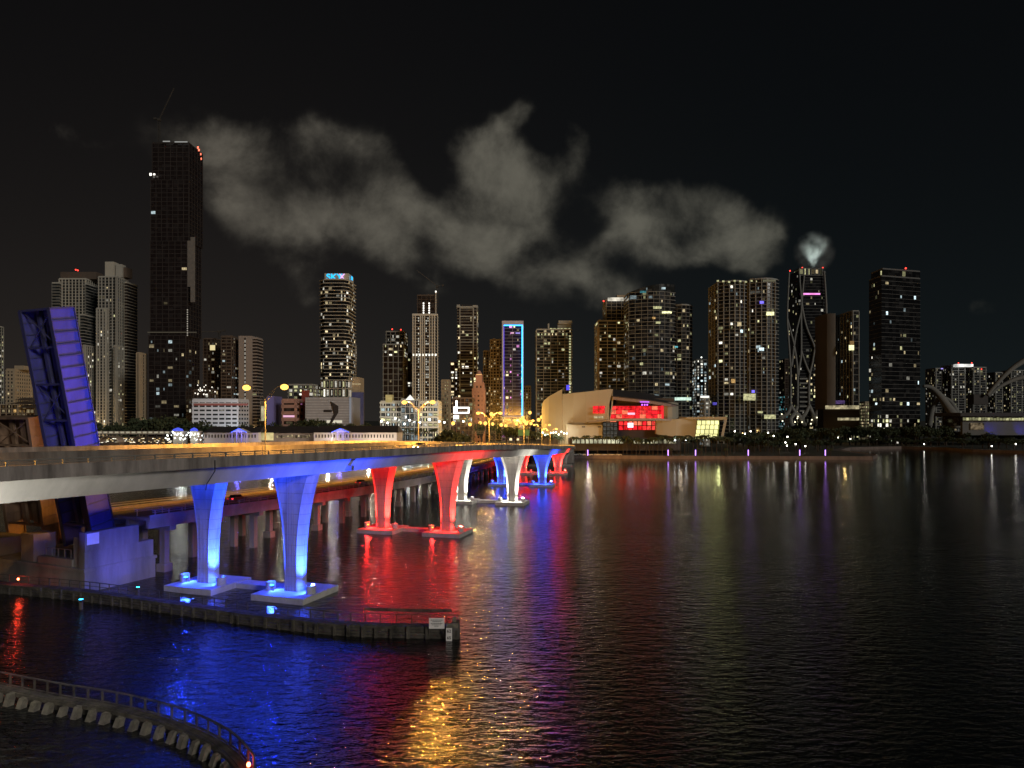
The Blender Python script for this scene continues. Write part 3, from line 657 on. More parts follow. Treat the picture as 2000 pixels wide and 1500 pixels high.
def block(o, ch, z0, z1, D=30, fh=3.5, bay=4.0, slab=(.45, .9), pier=(.5, .5), cols=None, glassm=None, slabm=None, colm_=None,
          lit=.06, pal=('warm','white','yellow'), lv=(1,2,2), rows=(), roof=True, slab_each=1, seed=0, start=0, lit_z=(0, 1)):
    """one volume of a tower: glass body, a slab at each floor, columns, lit windows"""
    lit *= 2.2
    rn = random.Random(seed*31+int(abs(z1)*10)+len(o.children))
    full = [(ch[0][0], ch[0][1]+D)]+list(ch)+[(ch[-1][0], ch[-1][1]+D)]
    MB().prism(full, z0, z1).build('glazed_body', glassm, o)
    nf = max(1, int((z1-z0)/fh)); fh = (z1-z0)/nf
    if slab:
        t, w = slab; A = offset(full, w); B = offset(full, -.3); mb = MB()
        for i in range(len(full)-1):
            a, b, c, e = A[i], A[i+1], B[i+1], B[i]
            mb.hexa([(*a,-t/2), (*b,-t/2), (*c,-t/2), (*e,-t/2), (*a,t/2), (*b,t/2), (*c,t/2), (*e,t/2)])
        org = Vector((full[1][0], full[1][1], 0)); me = mb.mesh('floor_slab', slabm, org)
        for i in range(start, nf+1, slab_each): inst('floor_slab', me, o, (org.x, org.y, z0+fh*i-(t/2 if i == nf else 0)))
    if pier:
        w, dp = pier; me = MB().box((0,0,(z1-z0)/2), (w, dp+.3, z1-z0-.06)).mesh('column', colm_ or slabm)
        for i in range(len(full)-1):
            a, b = Vector(full[i]), Vector(full[i+1]); L = (b-a).length; e = (b-a).normalized(); n = Vector((e.y, -e.x))
            if n.dot(-(a+b)/2) <= 0: continue
            nb = max(1, round(L/(cols or bay)))
            for j in range(nb+1):
                if j == nb and i < len(full)-2 and len(full) > 5: continue
                q = a+e*min(max(L*j/nb, w/2), L-w/2)+n*(dp/2-.15); inst('column', me, o, (q.x, q.y, z0+.03), math.atan2(e.y, e.x))
    cells = []
    for i in range(len(full)-1):
        a, b = Vector(full[i]), Vector(full[i+1]); L = (b-a).length; e = (b-a).normalized(); n = Vector((e.y, -e.x))
        if n.dot(-(a+b)/2) <= 0 or L < 2: continue
        nb = max(1, round(L/bay)); bw = L/nb
        for f in range(nf):
            fr = (f+.5)/nf
            pr = lit if lit_z[0] <= fr <= lit_z[1] else lit*.15; pl = pal; lvv = lv; w = 1
            for (r0, r1, p2, pl2, lv2) in rows:
                if r0 <= fr <= r1: pr, pl, lvv = p2, pl2, lv2
            for j in range(nb):
                if rn.random() < pr: cells.append((a+e*bw*(j+.5), e, n, z0+fh*(f+.5), bw, rn.choice(pl), rn.choice(lvv)))
    if len(cells) > 280: cells = rn.sample(cells, 280)
    for (q, e, n, z, bw, k, l) in cells:
        l = max(0, l-(rn.random() < .45)); hh = (fh-(slab[0] if slab else .6))*rn.uniform(.55, .9); ww = bw*rn.choice((.22,.35,.5,.62,.8))-(pier[0]*.5 if pier else 0)
        inst('window', winmesh(k, l), o, (q.x+n.x*.06, q.y+n.y*.06, z), math.atan2(e.y, e.x), (max(.8, ww), .14, hh))
    if roof:
        MB().prism(offset(full, -.1), z1, z1+1.1).build('roof_parapet', slabm or glassm, o)
def base(ch): c = ch[len(ch)//2]; return (c[0], c[1], GROUND)
def box_part(o, name, x0, x1, y0, y1, d, D, m):
    """a block filling photo columns x0..x1, rows y0..y1 at distance d"""
    return MB().box(((X(x0,d)+X(x1,d))/2, d+D/2, (Z(y0,d)+Z(y1,d))/2), (X(x1,d)-X(x0,d), D, Z(y0,d)-Z(y1,d))).build(name, m, o)
def panel(o, name, x0, x1, y0, y1, d, m, th=.15): return box_part(o, name, x0, x1, y0, y1, d-th, th, m)
def beacon(o, px, py, d, m=None):
    MB().ball(P(px, py, d), .9, 6, 4).build('warning_light', m or emit('red_beacon', (1,.06,.04), 3), o)

g_dark = glass('dark_window_glass', (.010,.011,.013), .045)
g_brown = glass('brown_window_glass', (.022,.014,.010), .03)
g_grey = glass('grey_window_glass', (.016,.018,.018), .06)
g_blk = glass('black_window_glass', (.005,.005,.006), .02)
g_pur = glass('violet_window_glass', (.020,.015,.034), .05)
c_white = mat('white_facade', (.38,.365,.32), .85, .12, .05)
c_pale = mat('pale_facade', (.46,.43,.36), .85, .15, .05)
c_warm = mat('beige_facade', (.36,.29,.20), .85, .15, .05)
c_grey = mat('grey_facade', (.29,.29,.27), .85, .15, .05)
c_dim = mat('dark_grey_facade', (.115,.115,.112), .8, .2, .05)
c_brown = mat('brown_facade', (.11,.08,.06), .85, .2, .05)
c_pink = mat('pink_stucco', (.42,.24,.19), .85, .12, .08)
c_blk = mat('black_cladding', (.035,.028,.026), .7, .3, .05)

def simple(name, label, x0, x1, yt, d, D=30, cat='tower', **k):
    ch = rect(x0, x1, d, D); o = thing(name, label, cat, base(ch), 'towers of the skyline' if cat == 'tower' else None)
    block(o, ch, GROUND, Z(yt, d), D, **k); return o
S = dict
# -- far left
simple('apartment_tower', 'dark tower cut off by the left edge of the picture', -60, 7, 634, 900, 30, glassm=g_grey, slabm=c_pale, lit=.16)
o = simple('apartment_block', 'beige low block left of the blue drawbridge leaf', 12, 63, 722, 700, 26, 'building', glassm=g_grey, slabm=c_warm, colm_=c_warm, bay=3.4, pier=(1.5,.45), slab=(1.7,.4), lit=.05)
box_part(o, 'roof_house', 28, 46, 714, 722, 705, 10, c_warm)
o = thing('pavilion', 'low hall with a small pagoda roof beside the drawbridge', 'building', (X(40,600), 600, LAND))
ch = rect(-10, 66, 600, 20); block(o, ch, LAND, Z(790,600), 20, glassm=g_brown, slabm=c_warm, bay=5, lit=.3, pal=('warm','amber'), lv=(1,1,2), roof=False)
for i, (w, h) in enumerate(((15, 792), (11, 784), (7, 777))):
    xc = X(45, 600); zz = Z(h, 600); MB().prism([(xc-w*1.1, 599), (xc+w*1.1, 599), (xc+w*1.1, 622), (xc-w*1.1, 622)], zz-2, zz+.2, [(xc-w*.5, 606), (xc+w*.5, 606), (xc+w*.5, 614), (xc-w*.5, 614)]).build('pagoda_roof', c_brown, o)
# -- white twin towers
def twin(label, blocks, d, seed):
    ch0 = rect(blocks[0][0], blocks[0][1], d); o = thing('apartment_tower', label, 'tower', base(ch0), 'towers of the skyline')
    for i, (x0, x1, yt, yb, dd, gm, cm, pw, lt) in enumerate(blocks):
        block(o, rect(x0, x1, d+dd, 24), Z(yb, d+dd) if yb else LAND, Z(yt, d+dd), 24-dd*.3, fh=3.3, bay=3.8, slab=(.55,.5), pier=(pw,.4), glassm=gm, slabm=cm, lit=lt, seed=seed+i, pal=('warm','white','yellow'), lv=(2,2,3) if lt > .03 else (1,2))
    return o
o = twin('pale apartment tower with darker centre, left half of the white twin pair', [(115,192,545,None,0,g_grey,c_pale,1.1,.02),(116,128,553,None,-3,g_grey,c_white,2.2,.02),(170,192,555,None,-3,g_grey,c_white,1.9,.03)], 800, 3)
box_part(o, 'roof_house', 118, 188, 531, 545, 806, 14, c_brown); beacon(o, 148, 527, 806); beacon(o, 152, 528, 806)
o = twin('tallest white apartment tower with stepped bays, right half of the white twin pair',
         [(192,250,541,None,0,g_grey,c_white,1.0,.03),(188,232,603,None,-6,g_grey,c_white,1.6,.04),(226,249,540,None,-4,g_grey,c_white,2.0,.02),(163,182,615,None,-5,g_grey,c_white,2.2,.03),(162,192,675,None,-9,g_grey,c_white,1.6,.05),(222,250,676,None,-8,g_grey,c_white,2.1,.07),(248,266,552,None,8,g_brown,c_pale,1.0,.03)], 770, 9)
box_part(o, 'roof_house', 205, 222, 511, 541, 776, 10, c_pale); box_part(o, 'water_tank', 226, 238, 516, 541, 777, 8, c_white); box_part(o, 'roof_house', 205, 247, 522, 541, 780, 12, c_brown)
o = simple('office_tower', 'slim beige tower with a bright yellow lobby beside the tallest tower', 266, 287, 690, 715, 14, glassm=g_brown, slabm=c_warm, bay=5, pier=(2.6,.4), slab=(.8,.3), lit=.02, rows=((.12,.28,.95,('yellow','warm'),(3,2)),))
# -- the tall tower under construction
d = 720; ch = rect(290, 392, d, 34)
o = thing('unfinished_tower', 'very tall dark unfinished tower with a crane on top', 'tower', base(ch), 'towers of the skyline')
zt = Z(278, d); steps = [(290,390,655,None),(293,393,470,655),(294,396,350,470),(297,396,278,350)]
for i, (a, b, yt, yb) in enumerate(steps):
    block(o, rect(a, b, d+i*.8, 32), Z(yb, d) if yb else LAND, Z(yt, d), 32, fh=4.2, bay=6, slab=(.6,.35), pier=(.5,.3), glassm=glass('unfinished_facade', (.014,.010,.010), .012), slabm=c_blk, colm_=c_blk, lit=(.055,.006,.003,.0)[i], pal=('white','cool','warm'), lv=(1,1,2), seed=40+i, roof=i == 3)
panel(o, 'hoist_panel', 372, 381, 463, 590, 720.2, mat('hoist_cladding', (.16,.145,.13), .8)); panel(o, 'hoist_panel', 366, 372, 470, 560, 720.2, mat('hoist_cladding', (.16,.145,.13), .8))
panel(o, 'work_light_strip', 288, 384, 648, 650, 719.2, emit('dim_work_light', (1,.85,.6), .06)); panel(o, 'work_light', 292, 296, 338, 343, 719.0, emit('work_light', (1,.95,.85), 2.2)); panel(o, 'work_light', 299, 303, 339, 342, 719.0, emit('work_light', (1,.95,.85), 2.2))
panel(o, 'roof_light_strip', 318, 332, 275, 277, 719.0, emit('roof_strip_light', (.9,.9,.85), .35)); panel(o, 'roof_light_strip', 341, 366, 276, 278, 719.0, emit('roof_strip_light', (.9,.9,.85), .35))
for (px, py, w) in ((385,286,3),(387,291,3),(391,299,2),(392,308,2)): panel(o, 'red_work_light', px, px+w, py, py+4, 718.6, emit('red_work_light', (1,.18,.10), 2.5))
for i in range(12): panel(o, 'stair_light', 365, 367, 604+4.5*i, 606.5+4.5*i, 718.8, emit('stair_light', (1,.9,.75), .35))
def crane(label, mast, top, jib, d, m):
    a = Vector((X(mast[0], d), d, Z(mast[1], d))); b = Vector((X(mast[0], d), d, Z(top, d)))
    k = thing('tower_crane', label, 'crane', tuple(a)); w = .9
    for (u, v) in ((-w,-w),(w,-w),(w,w),(-w,w)): MB().bar(a+Vector((u,v,0)), b+Vector((u,v,0)), .3, .3).build('mast_leg', m, k)
    n = max(3, int((b.z-a.z)/3)); mb = MB()
    for i in range(n):
        z0 = a.z+(b.z-a.z)*i/n; z1 = a.z+(b.z-a.z)*(i+1)/n; s = 1 if i % 2 else -1
        MB().bar((a.x-w*s, d-w, z0), (a.x+w*s, d-w, z1), .2, .2).build('mast_brace', m, k)
    MB().box(b+Vector((0,0,1)), (3,3,2.4)).build('cab', m, k)
    j = P(jib[0], jib[1], d-2); MB().bar(b+Vector((0,0,1.6)), j, .8, .9).build('jib', m, k)
    back = b-(j-b)*.28; back.z = b.z+2.5; MB().bar(b+Vector((0,0,1.6)), back, .7, .8).build('counter_jib', m, k); MB().box(back, (2.6,1.6,2)).build('counterweight', m, k)
    return k
m_cr = mat('crane_steel', (.05,.045,.04), .6, .1, 1)
crane('lattice crane standing on the tallest unfinished tower', (311, 276), 236, (340, 172), 735, m_cr)
# -- behind and right of it
o = simple('office_tower', 'dark building between the tallest tower and the concrete end wall, crane above', 397, 438, 662, 800, 26, glassm=g_brown, slabm=c_brown, lit=.07, bay=5, pal=('warm','white'), lv=(1,2))
panel(o, 'lit_crown', 410, 420, 674, 684, 799, emit('yellow_crown_light', (1,.85,.45), .8))
o = simple('office_tower', 'brown office tower with a tall blank concrete end wall behind the nearest lamp', 432, 466, 657, 770, 20, glassm=g_brown, slabm=c_brown, bay=5, lit=.10, pal=('warm','white','cool'), lv=(1,2), rows=((.36,.42,.9,('yellow','warm'),(3,2)),), slab=(1.2,.4))
box_part(o, 'end_wall', 466, 492, 656, 830, 772, 20, mat('warm_grey_concrete', (.30,.25,.22), .9, .1, .05))
box_part(o, 'stair_slot', 477, 480, 660, 830, 771.6, 1, c_blk)
for i in range(18): panel(o, 'stair_light', 477.5, 479.5, 664+8*i, 669+8*i, 771.4, emit('stair_light', (1,.9,.75), .35))
block(o, rect(492, 513, 774, 18), LAND, Z(660, 774), 18, glassm=g_brown, slabm=mat('warm_grey_concrete', (.30,.25,.22)), bay=7, slab=(1.3,.6), pier=None, lit=.02, seed=5)
crane('slender construction crane above the dark building', (428, 660), 650, (394, 648), 790, m_cr)
o = simple('office_block', 'white flood-lit low wide block with bands of windows', 376, 486, 781, 640, 26, 'building', glassm=g_grey, slabm=mat('bright_white_facade', (.62,.62,.64), .8, .2, .03), colm_=mat('bright_white_facade', (.62,.62,.64)), bay=6, pier=(1.2,.25), slab=(2.2,.3), fh=3.6, lit=.03)
light('facade_flood', 'SPOT', (X(440,600), 600, 8), 42000, (.80,.88,1), o, 1, (X(440,640), 640, 30), 100, .8).location -= Vector((0,0,0))
box_part(o, 'red_band', 378, 484, 788, 792, 639.3, .4, mat('red_band_paint', (.35,.12,.10), .8))
for i in range(26): panel(o, 'string_light', 385+rnd.random()*34, 387+rnd.random()*34, 762+rnd.random()*12, 764+rnd.random()*12, 655, emit('string_light', (1,.95,.85), 1.6), .5) if False else None
o = simple('hotel_block', 'low block with a rooftop terrace of small white lights', 378, 425, 762, 668, 20, 'building', glassm=g_brown, slabm=c_brown, lit=.1)
for i in range(22):
    a = 381+rnd.random()*40; b = 752+rnd.random()*20; MB().ball(P(a, b, 667), .55, 6, 4).build('string_light', emit('string_light', (1,.93,.8), 1.8), o)
o = simple('plain_block', 'windowless violet block right of the nearest street lamp', 521, 551, 776, 660, 24, 'building', glassm=mat('violet_render', (.16,.14,.34), .9, .1, .05), slab=None, pier=None, lit=0)  # violet is the wall colour
o = simple('narrow_building', 'narrow building with a bright yellow-white front beside the violet block', 509, 522, 785, 690, 20, 'building', glassm=c_warm, slabm=c_warm, slab=None, pier=None, lit=0)
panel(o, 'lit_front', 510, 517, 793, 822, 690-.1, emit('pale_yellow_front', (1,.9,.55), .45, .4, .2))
o = simple('pink_block', 'pinkish low building with recessed balconies left of the striped podium', 551, 592, 781, 655, 22, 'building', glassm=g_brown, slabm=c_pink, colm_=c_pink, bay=9, pier=(1.5,.5), slab=(3.0,.5), fh=5.5, lit=.1, pal=('pink','warm'), lv=(1,))
panel(o, 'pink_light_strip', 553, 575, 811, 815, 654, emit('pink_strip', (1,.55,.75), .9))
o = simple('glass_annex', 'glass annex with glowing floors behind the pink block', 563, 628, 752, 690, 30, 'building', glassm=g_grey, slabm=c_grey, lit=.25, bay=5, rows=((.8,1,.75,('white','yellow'),(2,3)),), lv=(2,2))
box_part(o, 'red_wall', 589, 601, 762, 830, 675, 6, mat('red_render', (.30,.07,.05), .9))
# -- tower with the lit name on its roof, over a museum-like podium
d = 700; o = thing('office_tower', 'round-cornered banded tower with a glowing blue name sign on its roof', 'tower', (X(655,d), d, LAND), 'towers of the skyline')
ch = [(X(626,d+6), d+6), (X(634,d), d), (X(671,d), d), (X(681,d+5), d+5)]
block(o, ch, Z(742,d), Z(546,d), 28, fh=3.45, bay=3.4, slab=(.55,1.25), pier=None, glassm=g_blk, slabm=c_pale, lit=.11, pal=('warm','white'), lv=(2,2,3), seed=3)
block(o, [(X(627,d+3), d+3), (X(636,d-3), d-3), (X(668,d-3), d-3), (X(680,d+3), d+3)], Z(776,d), Z(742,d), 28, fh=6.5, bay=4.2, slab=(.5,.6), pier=(.5,.4), glassm=g_grey, slabm=c_pale, lit=.95, pal=('white','yellow'), lv=(2,2,3,1), roof=False, seed=2)
box_part(o, 'crown', 634, 681, 534, 546, d+2, 22, c_pale)
tz = Z(540.5, d); t = text('SKY', 8.0, (X(652,d), d+1.7, tz), emit('cyan_sign', (.02,.50,1), 1.7), o, 'sign_letters', ext=.25); t.scale = (1.15,1,1)
t = text('X', 8.0, (X(667,d), d+1.7, tz), emit('pink_sign', (.85,.5,1), 1.3), o, 'sign_letters', ext=.25)
MB().box((X(682,d)+1.0, d+8, tz), (.3, 5, 3.6)).build('side_sign', emit('cyan_sign', (.02,.50,1), 1.7), o)
simple('apartment_tower', 'grey slab tower peeping out behind the tower with the blue sign', 684, 696, 672, 900, 20, glassm=g_grey, slabm=c_pale, lit=.08, lv=(2,))
m_mus = mat('striped_podium_cladding', (.34,.34,.36), .7, .1, .08)
o = thing('museum_podium', 'pale striped podium with an angular black shard on its front', 'building', (X(640,650), 650, LAND))
box_part(o, 'wall', 596, 690, 776, 905, 652, 30, m_mus)
for i in range(12): panel(o, 'cladding_band', 596.4, 686, 778+i*5.2, 780.2+i*5.2, 651.9, mat('light_cladding_band', (.48,.48,.50), .7), .35)
sh = MB(); dd = 650.4
sh.add([P(a_, b_, q_) for q_ in (dd, dd+1.2) for a_, b_ in ((646,784),(661,793),(661,806),(657,812),(649,826),(643,826),(653,808))],
       [tuple(range(7))[::-1]]+[(i, (i+1) % 7, 7+(i+1) % 7, 7+i) for i in range(7)]); sh.build('black_shard', c_blk, o)
panel(o, 'dark_opening', 632, 648, 800, 805, 651.4, c_blk, .3); panel(o, 'lit_entrance', 638, 668, 821, 826, 651.4, emit('pale_entrance', (1,.93,.7), .7)); panel(o, 'edge_light', 682, 686, 776, 826, 651.4, emit('edge_light', (.9,.92,1), .22))
o = simple('office_block', 'beige block with a dark blue base right of the striped podium', 685, 711, 739, 720, 22, 'building', glassm=c_warm, slabm=c_warm, slab=None, pier=None, lit=0)
box_part(o, 'blue_base', 686, 709, 766, 830, 718, 4, mat('blue_render', (.07,.08,.22), .9))
for i in range(6): panel(o, 'window', 687+3*i, 689+3*i, 749, 751, 719.5, emit('lit_window_warm_2', WARM, .85))
# -- mid skyline
o = simple('apartment_tower', 'mid-height banded tower with bright top floors, left of the striped white tower', 748, 796, 673, 860, 34, glassm=g_brown, slabm=c_grey, bay=6, slab=(.5,.5), pier=(.6,.4), slab_each=2, lit=.02, rows=((.86,1,.55,('white','warm','yellow'),(2,3,3)),), seed=11)
block(o, rect(754, 796, 868, 24), Z(673,868), Z(648,868), 24, glassm=g_blk, slabm=c_grey, bay=6, lit=.3, lv=(2,3), pal=('white','warm'), seed=12); beacon(o, 766, 643, 868); beacon(o, 783, 644, 868)
simple('apartment_tower', 'thin dark tower wedged behind the banded and striped towers', 796, 806, 690, 980, 20, glassm=g_brown, slabm=c_brown, lit=.10, lv=(2,2), rows=((.6,.66,.9,('white',),(3,)),))
d = 840; o = thing('striped_tower', 'tall tower with bold white vertical stripes and an unfinished top', 'tower', (X(830,d), d, LAND), 'towers of the skyline')
block(o, rect(805, 857, d, 34), LAND, Z(614,d), 34, fh=3.6, bay=3.4, slab=(.5,.25), pier=None, glassm=g_brown, slabm=c_pale, lit=.0, seed=4)
for (a, b) in ((805.5,807.5),(810,812),(820,822.5),(824,826),(828,830),(838,840),(843,845),(847.5,850),(854,855.4)): panel(o, 'white_stripe', a, b, 614, 826, d-.2, mat('white_stripe', (.60,.56,.48), .8, .05, .1), .7)
for i in range(40):
    for (a, p) in ((816.5,.62),(831.5,.6),(835,.4)):
        if rnd.random() < p: panel(o, 'window', a, a+1.9, 620+i*5.0, 623+i*5.0, d-.1, emit('lit_window_white_2', WHITEL, .85))
for i in range(8): panel(o, 'window', 806+6.2*i, 809+6.2*i, 691, 695, d-.9, emit('lit_window_white_3', WHITEL, 2.2))
panel(o, 'crown_band', 805, 855, 613, 616.5, d-.95, mat('white_stripe', (.60,.56,.48)), .3)
block(o, rect(815, 853, d+6, 22), Z(614,d), Z(577,d+6), 22, fh=4, bay=5, slab=(.5,.5), pier=(.4,.4), glassm=g_brown, slabm=c_brown, lit=0)
for i in range(5):
    for a in (826, 837): panel(o, 'work_light', a, a+2.4, 591+4.6*i, 594+4.6*i, d+5.3, emit('work_light', (1,.95,.85), 2.2))
panel(o, 'hoist_mast', 850.5, 852, 569, 614, d+5, mat('white_stripe', (.60,.56,.48)), .6); panel(o, 'work_light', 850, 852.5, 568, 571, d+4, emit('work_light', (1,.95,.85), 2.2))
crane('thin crane with a slanted jib above the striped tower', (854, 600), 561, (814, 528), d+14, m_cr)
o = simple('hotel_block', 'bright hotel with rows of white-lit floors and a glowing pediment', 743, 862, 785, 610, 26, 'building', glassm=g_grey, slabm=mat('lit_hotel_concrete', (.50,.50,.44), .8, .1, .1), colm_=mat('lit_hotel_concrete', (.50,.50,.44)), bay=4.6, fh=4.1, slab=(1.5,.5), pier=(.7,.5), lit=.62, pal=('white','yellow','cool','white'), lv=(2,2,3,1), seed=8)
block(o, [(X(783,604),604), (X(818,604),604)], LAND, Z(781,604), 10, fh=5.5, bay=3.6, slab=(.6,.4), pier=(.5,.4), glassm=g_grey, slabm=c_grey, lit=.6, pal=('cool','white'), lv=(1,1,2), seed=9)
MB().add([P(792,781,603), P(810,781,603), P(801,771,603), P(792,781,608), P(810,781,608), P(801,771,608)], [(0,1,2),(5,4,3),(0,3,4,1),(1,4,5,2),(2,5,3,0)]).build('lit_pediment', emit('pediment_light', (1,.97,.85), 1.1, .4, .2), o)
box_part(o, 'stair_tower', 753, 766, 771, 786, 609, 8, mat('yellow_stair_tower', (.50,.46,.22), .8))
simple('office_tower', 'plain beige tower right of the striped tower', 862, 880, 743, 760, 16, glassm=g_brown, slabm=c_warm, colm_=c_warm, bay=3.2, slab=(1.5,.35), pier=(1.4,.4), lit=.28, pal=('warm','yellow'), lv=(1,2,2))
d = 860; o = simple('apartment_tower', 'tall dark tower with white frame lines and scattered lit windows', 893, 934, 600, d, 34, glassm=g_brown, slabm=c_pale, bay=4.4, slab=(.35,.35), pier=None, lit=.10, lv=(2,3,3), pal=('warm','yellow','white'), seed=21)
for a, b in ((897.5,899),(923.5,925.5),(931,932.2)): panel(o, 'frame_line', a, b, 601, 768, d-.5, c_white, .6)
for i in range(11): panel(o, 'frame_line', 899, 923.5, 601+16.6*i, 602.4+16.6*i, d-.5, c_white, .5)
box_part(o, 'roof_corner', 892, 898, 595, 603, d, 12, c_white); box_part(o, 'roof_corner', 923, 933, 596, 601, d, 12, c_white); box_part(o, 'roof_house', 899, 922, 595, 601, d+8, 10, c_blk)
simple('apartment_tower', 'narrow tower with lit balconies left of the framed dark tower', 880, 897, 708, 900, 20, glassm=g_brown, slabm=c_warm, bay=4, lit=.25, lv=(2,3), pal=('warm','white'))
o = simple('sign_building', 'low dark building carrying a glowing white rectangular sign frame', 884, 926, 778, 640, 20, 'building', glassm=g_brown, slabm=c_brown, lit=.15, lv=(1,))
for (a, b, e, f) in ((887,916,795,797.5),(887,916,805,807.5),(886,893,794,808),(914,916.5,795,807.5),(890,893,782,796)): panel(o, 'light_tube', a, b, e, f, 637, emit('white_sign_tube', (1,.97,.92), 3.5), .5)
panel(o, 'lit_entrance', 886, 896, 811, 818, 637, emit('white_sign_tube', (1,.97,.92), 3.5), .3)
# pink stepped tower
d = 690; o = thing('pink_stepped_tower', 'old pink stepped tower with a small lit cupola', 'tower', (X(935,d), d, LAND), 'towers of the skyline')
for i, (a, b, yt, yb) in enumerate(((922.5,948,760,None),(925.5,946,748,760),(929,942,732,748))):
    block(o, rect(a, b, d+i*2, 16-i*4), Z(yb,d) if yb else LAND, Z(yt,d), 16-i*4, fh=4.4, bay=4.0, slab=(2.6,.35), pier=(2.3,.35), glassm=g_brown, slabm=c_pink, lit=.16, lv=(1,1,2), seed=i)
MB().tube([P(935.5,732,d+8), P(935.5,728,d+8), P(935.5,725,d+8), P(935.5,723,d+8)], [2.6,2.4,1.4,.1], 10).build('cupola', c_pink, o)
MB().box(P(935.5,731.5,d+3.5), (5,.2,.8)).build('cupola_light', emit('amber_lit', AMB, .9), o)
o = simple('apartment_tower', 'beige tower with rows of small windows left of the blue-framed tower', 957, 982, 664, 820, 22, glassm=g_brown, slabm=c_warm, colm_=c_warm, bay=3.6, slab=(1.3,.4), pier=(1.2,.5), lit=.10, lv=(2,), pal=('warm','amber'))
simple('apartment_tower', 'shorter brown tower just right of the pink stepped tower', 944, 960, 686, 860, 20, glassm=g_brown, slabm=c_warm, bay=3.6, slab=(.7,.4), pier=(.8,.4), lit=.16, lv=(2,), pal=('amber','warm'))
d = 780; o = simple('blue_framed_tower', 'tower outlined by a glowing blue light frame', 980, 1022, 629, d, 26, glassm=g_pur, slabm=mat('violet_grey_facade', (.20,.19,.24), .8), bay=3.9, slab=(.5,.35), pier=(.5,.3), cols=11, lit=.09, lv=(2,3), pal=('warm','white','pink'), rows=((.14,.24,.4,('yellow','white'),(2,3)),))
fr = mat('violet_white_frame', (.5,.48,.58), .7, .05, .1)
panel(o, 'frame_post', 980.5, 983.5, 627, 815, d-.5, fr, 1.2); panel(o, 'frame_post', 1019.5, 1022.5, 627, 815, d-.5, fr, 1.2); panel(o, 'frame_head', 980.5, 1022.5, 626.5, 633.5, d-.5, fr, 1.4); panel(o, 'frame_sill', 981, 1019, 812, 815, d-.5, fr, 1.2)
blu = emit('cyan_light_tube', (.04,.42,1), 4.5)
panel(o, 'light_tube', 984, 1021, 634.5, 636.3, d-1.2, blu, .5); panel(o, 'light_tube', 1019, 1020.8, 636.3, 812, d-1.9, blu, .5); panel(o, 'light_tube', 983.6, 984.8, 636.3, 812, d-1.2, emit('violet_light_tube', (.16,.10,1), .9), .5)
panel(o, 'pink_balcony_light', 998, 1004, 649, 651.5, d-.7, emit('pink_strip', (1,.55,.75), .9)); panel(o, 'violet_balcony_light', 1007, 1016, 649.5, 651.5, d-.7, emit('violet_strip', (.45,.35,1), 1.1))
simple('office_block', 'small grey block right of the blue-framed tower', 1021, 1037, 755, 850, 18, 'building', glassm=g_grey, slabm=c_pale, bay=3, slab=(1,.4), pier=(1,.4), lit=.15, lv=(1,2))
o = simple('apartment_tower', 'broad olive-grey tower with bright crown above the arena roof', 1046, 1117, 644, 820, 34, glassm=g_grey, slabm=c_pale, bay=4.2, slab=(.4,.7), pier=(.35,.3), cols=9, lit=.10, lv=(1,2,2), pal=('yellow','warm','white'), rows=((.955,1,.8,('yellow','warm'),(2,3)),), seed=31)
box_part(o, 'roof_house', 1091, 1117, 626, 633, 822, 20, c_white); box_part(o, 'roof_house', 1089, 1116, 633, 645, 824, 20, c_grey); box_part(o, 'chimney', 1070, 1073, 632, 645, 822, 3, c_white)
for i in range(32): panel(o, 'window', 1111.5, 1115, 655+i*5.2, 658+i*5.2, 819, winmesh('yellow', 2).materials[0])
for i in range(6): panel(o, 'window', 1074+7*i, 1079+7*i, 641, 644, 821, winmesh('yellow', 2).materials[0])
panel(o, 'blue_lit_window', 1106, 1113, 752, 762, 819, emit('blue_lit_window', (.12,.10,1), 1.0))
# -- towers behind the arena
o = simple('apartment_tower', 'pale-edged balcony tower left of the wide curved tower', 1162, 1222, 627, 760, 30, glassm=g_grey, slabm=c_pale, bay=4.6, slab=(.5,.9), pier=(.6,.4), cols=9, lit=.10, lv=(1,2), pal=('yellow','warm','white'), seed=51, rows=((.97,1,.35,('yellow',),(3,)),))
panel(o, 'end_wall', 1166, 1171, 640, 800, 759, c_warm, .6)
block(o, rect(1178, 1224, 772, 26), Z(627,772), Z(585,772), 26, glassm=g_dark, slabm=c_grey, bay=5, lit=.04, lv=(1,2), seed=52); panel(o, 'crown_light', 1187, 1220, 581, 588, 771, emit('crown_white', (1,.92,.75), .9, .7, .1)); box_part(o, 'roof_house', 1205, 1221, 576, 585, 776, 10, c_warm); beacon(o, 1179, 588, 771)
o = thing('curved_glass_tower', 'wide curved glass tower with thin floor lines and sloping crown', 'tower', (X(1270,720), 720, LAND), 'towers of the skyline')
block(o, arc(1228, 1318, 720, 9, 8), LAND, Z(572,720), 30, fh=3.75, bay=4.4, slab=(.35,.7), pier=(.25,.2), cols=12, glassm=g_dark, slabm=c_grey, lit=.055, lv=(1,2,2), pal=('yellow','warm','white','cool'), seed=53)
block(o, arc(1312, 1352, 728, 8, 5), LAND, Z(598,728), 26, fh=3.75, bay=4.4, slab=(.35,.7), pier=(.25,.2), cols=12, glassm=g_dark, slabm=c_grey, lit=.05, lv=(1,2), pal=('yellow','warm'), seed=54)
ct = arc(1228, 1318, 719.6, 9, 8); mb = MB()
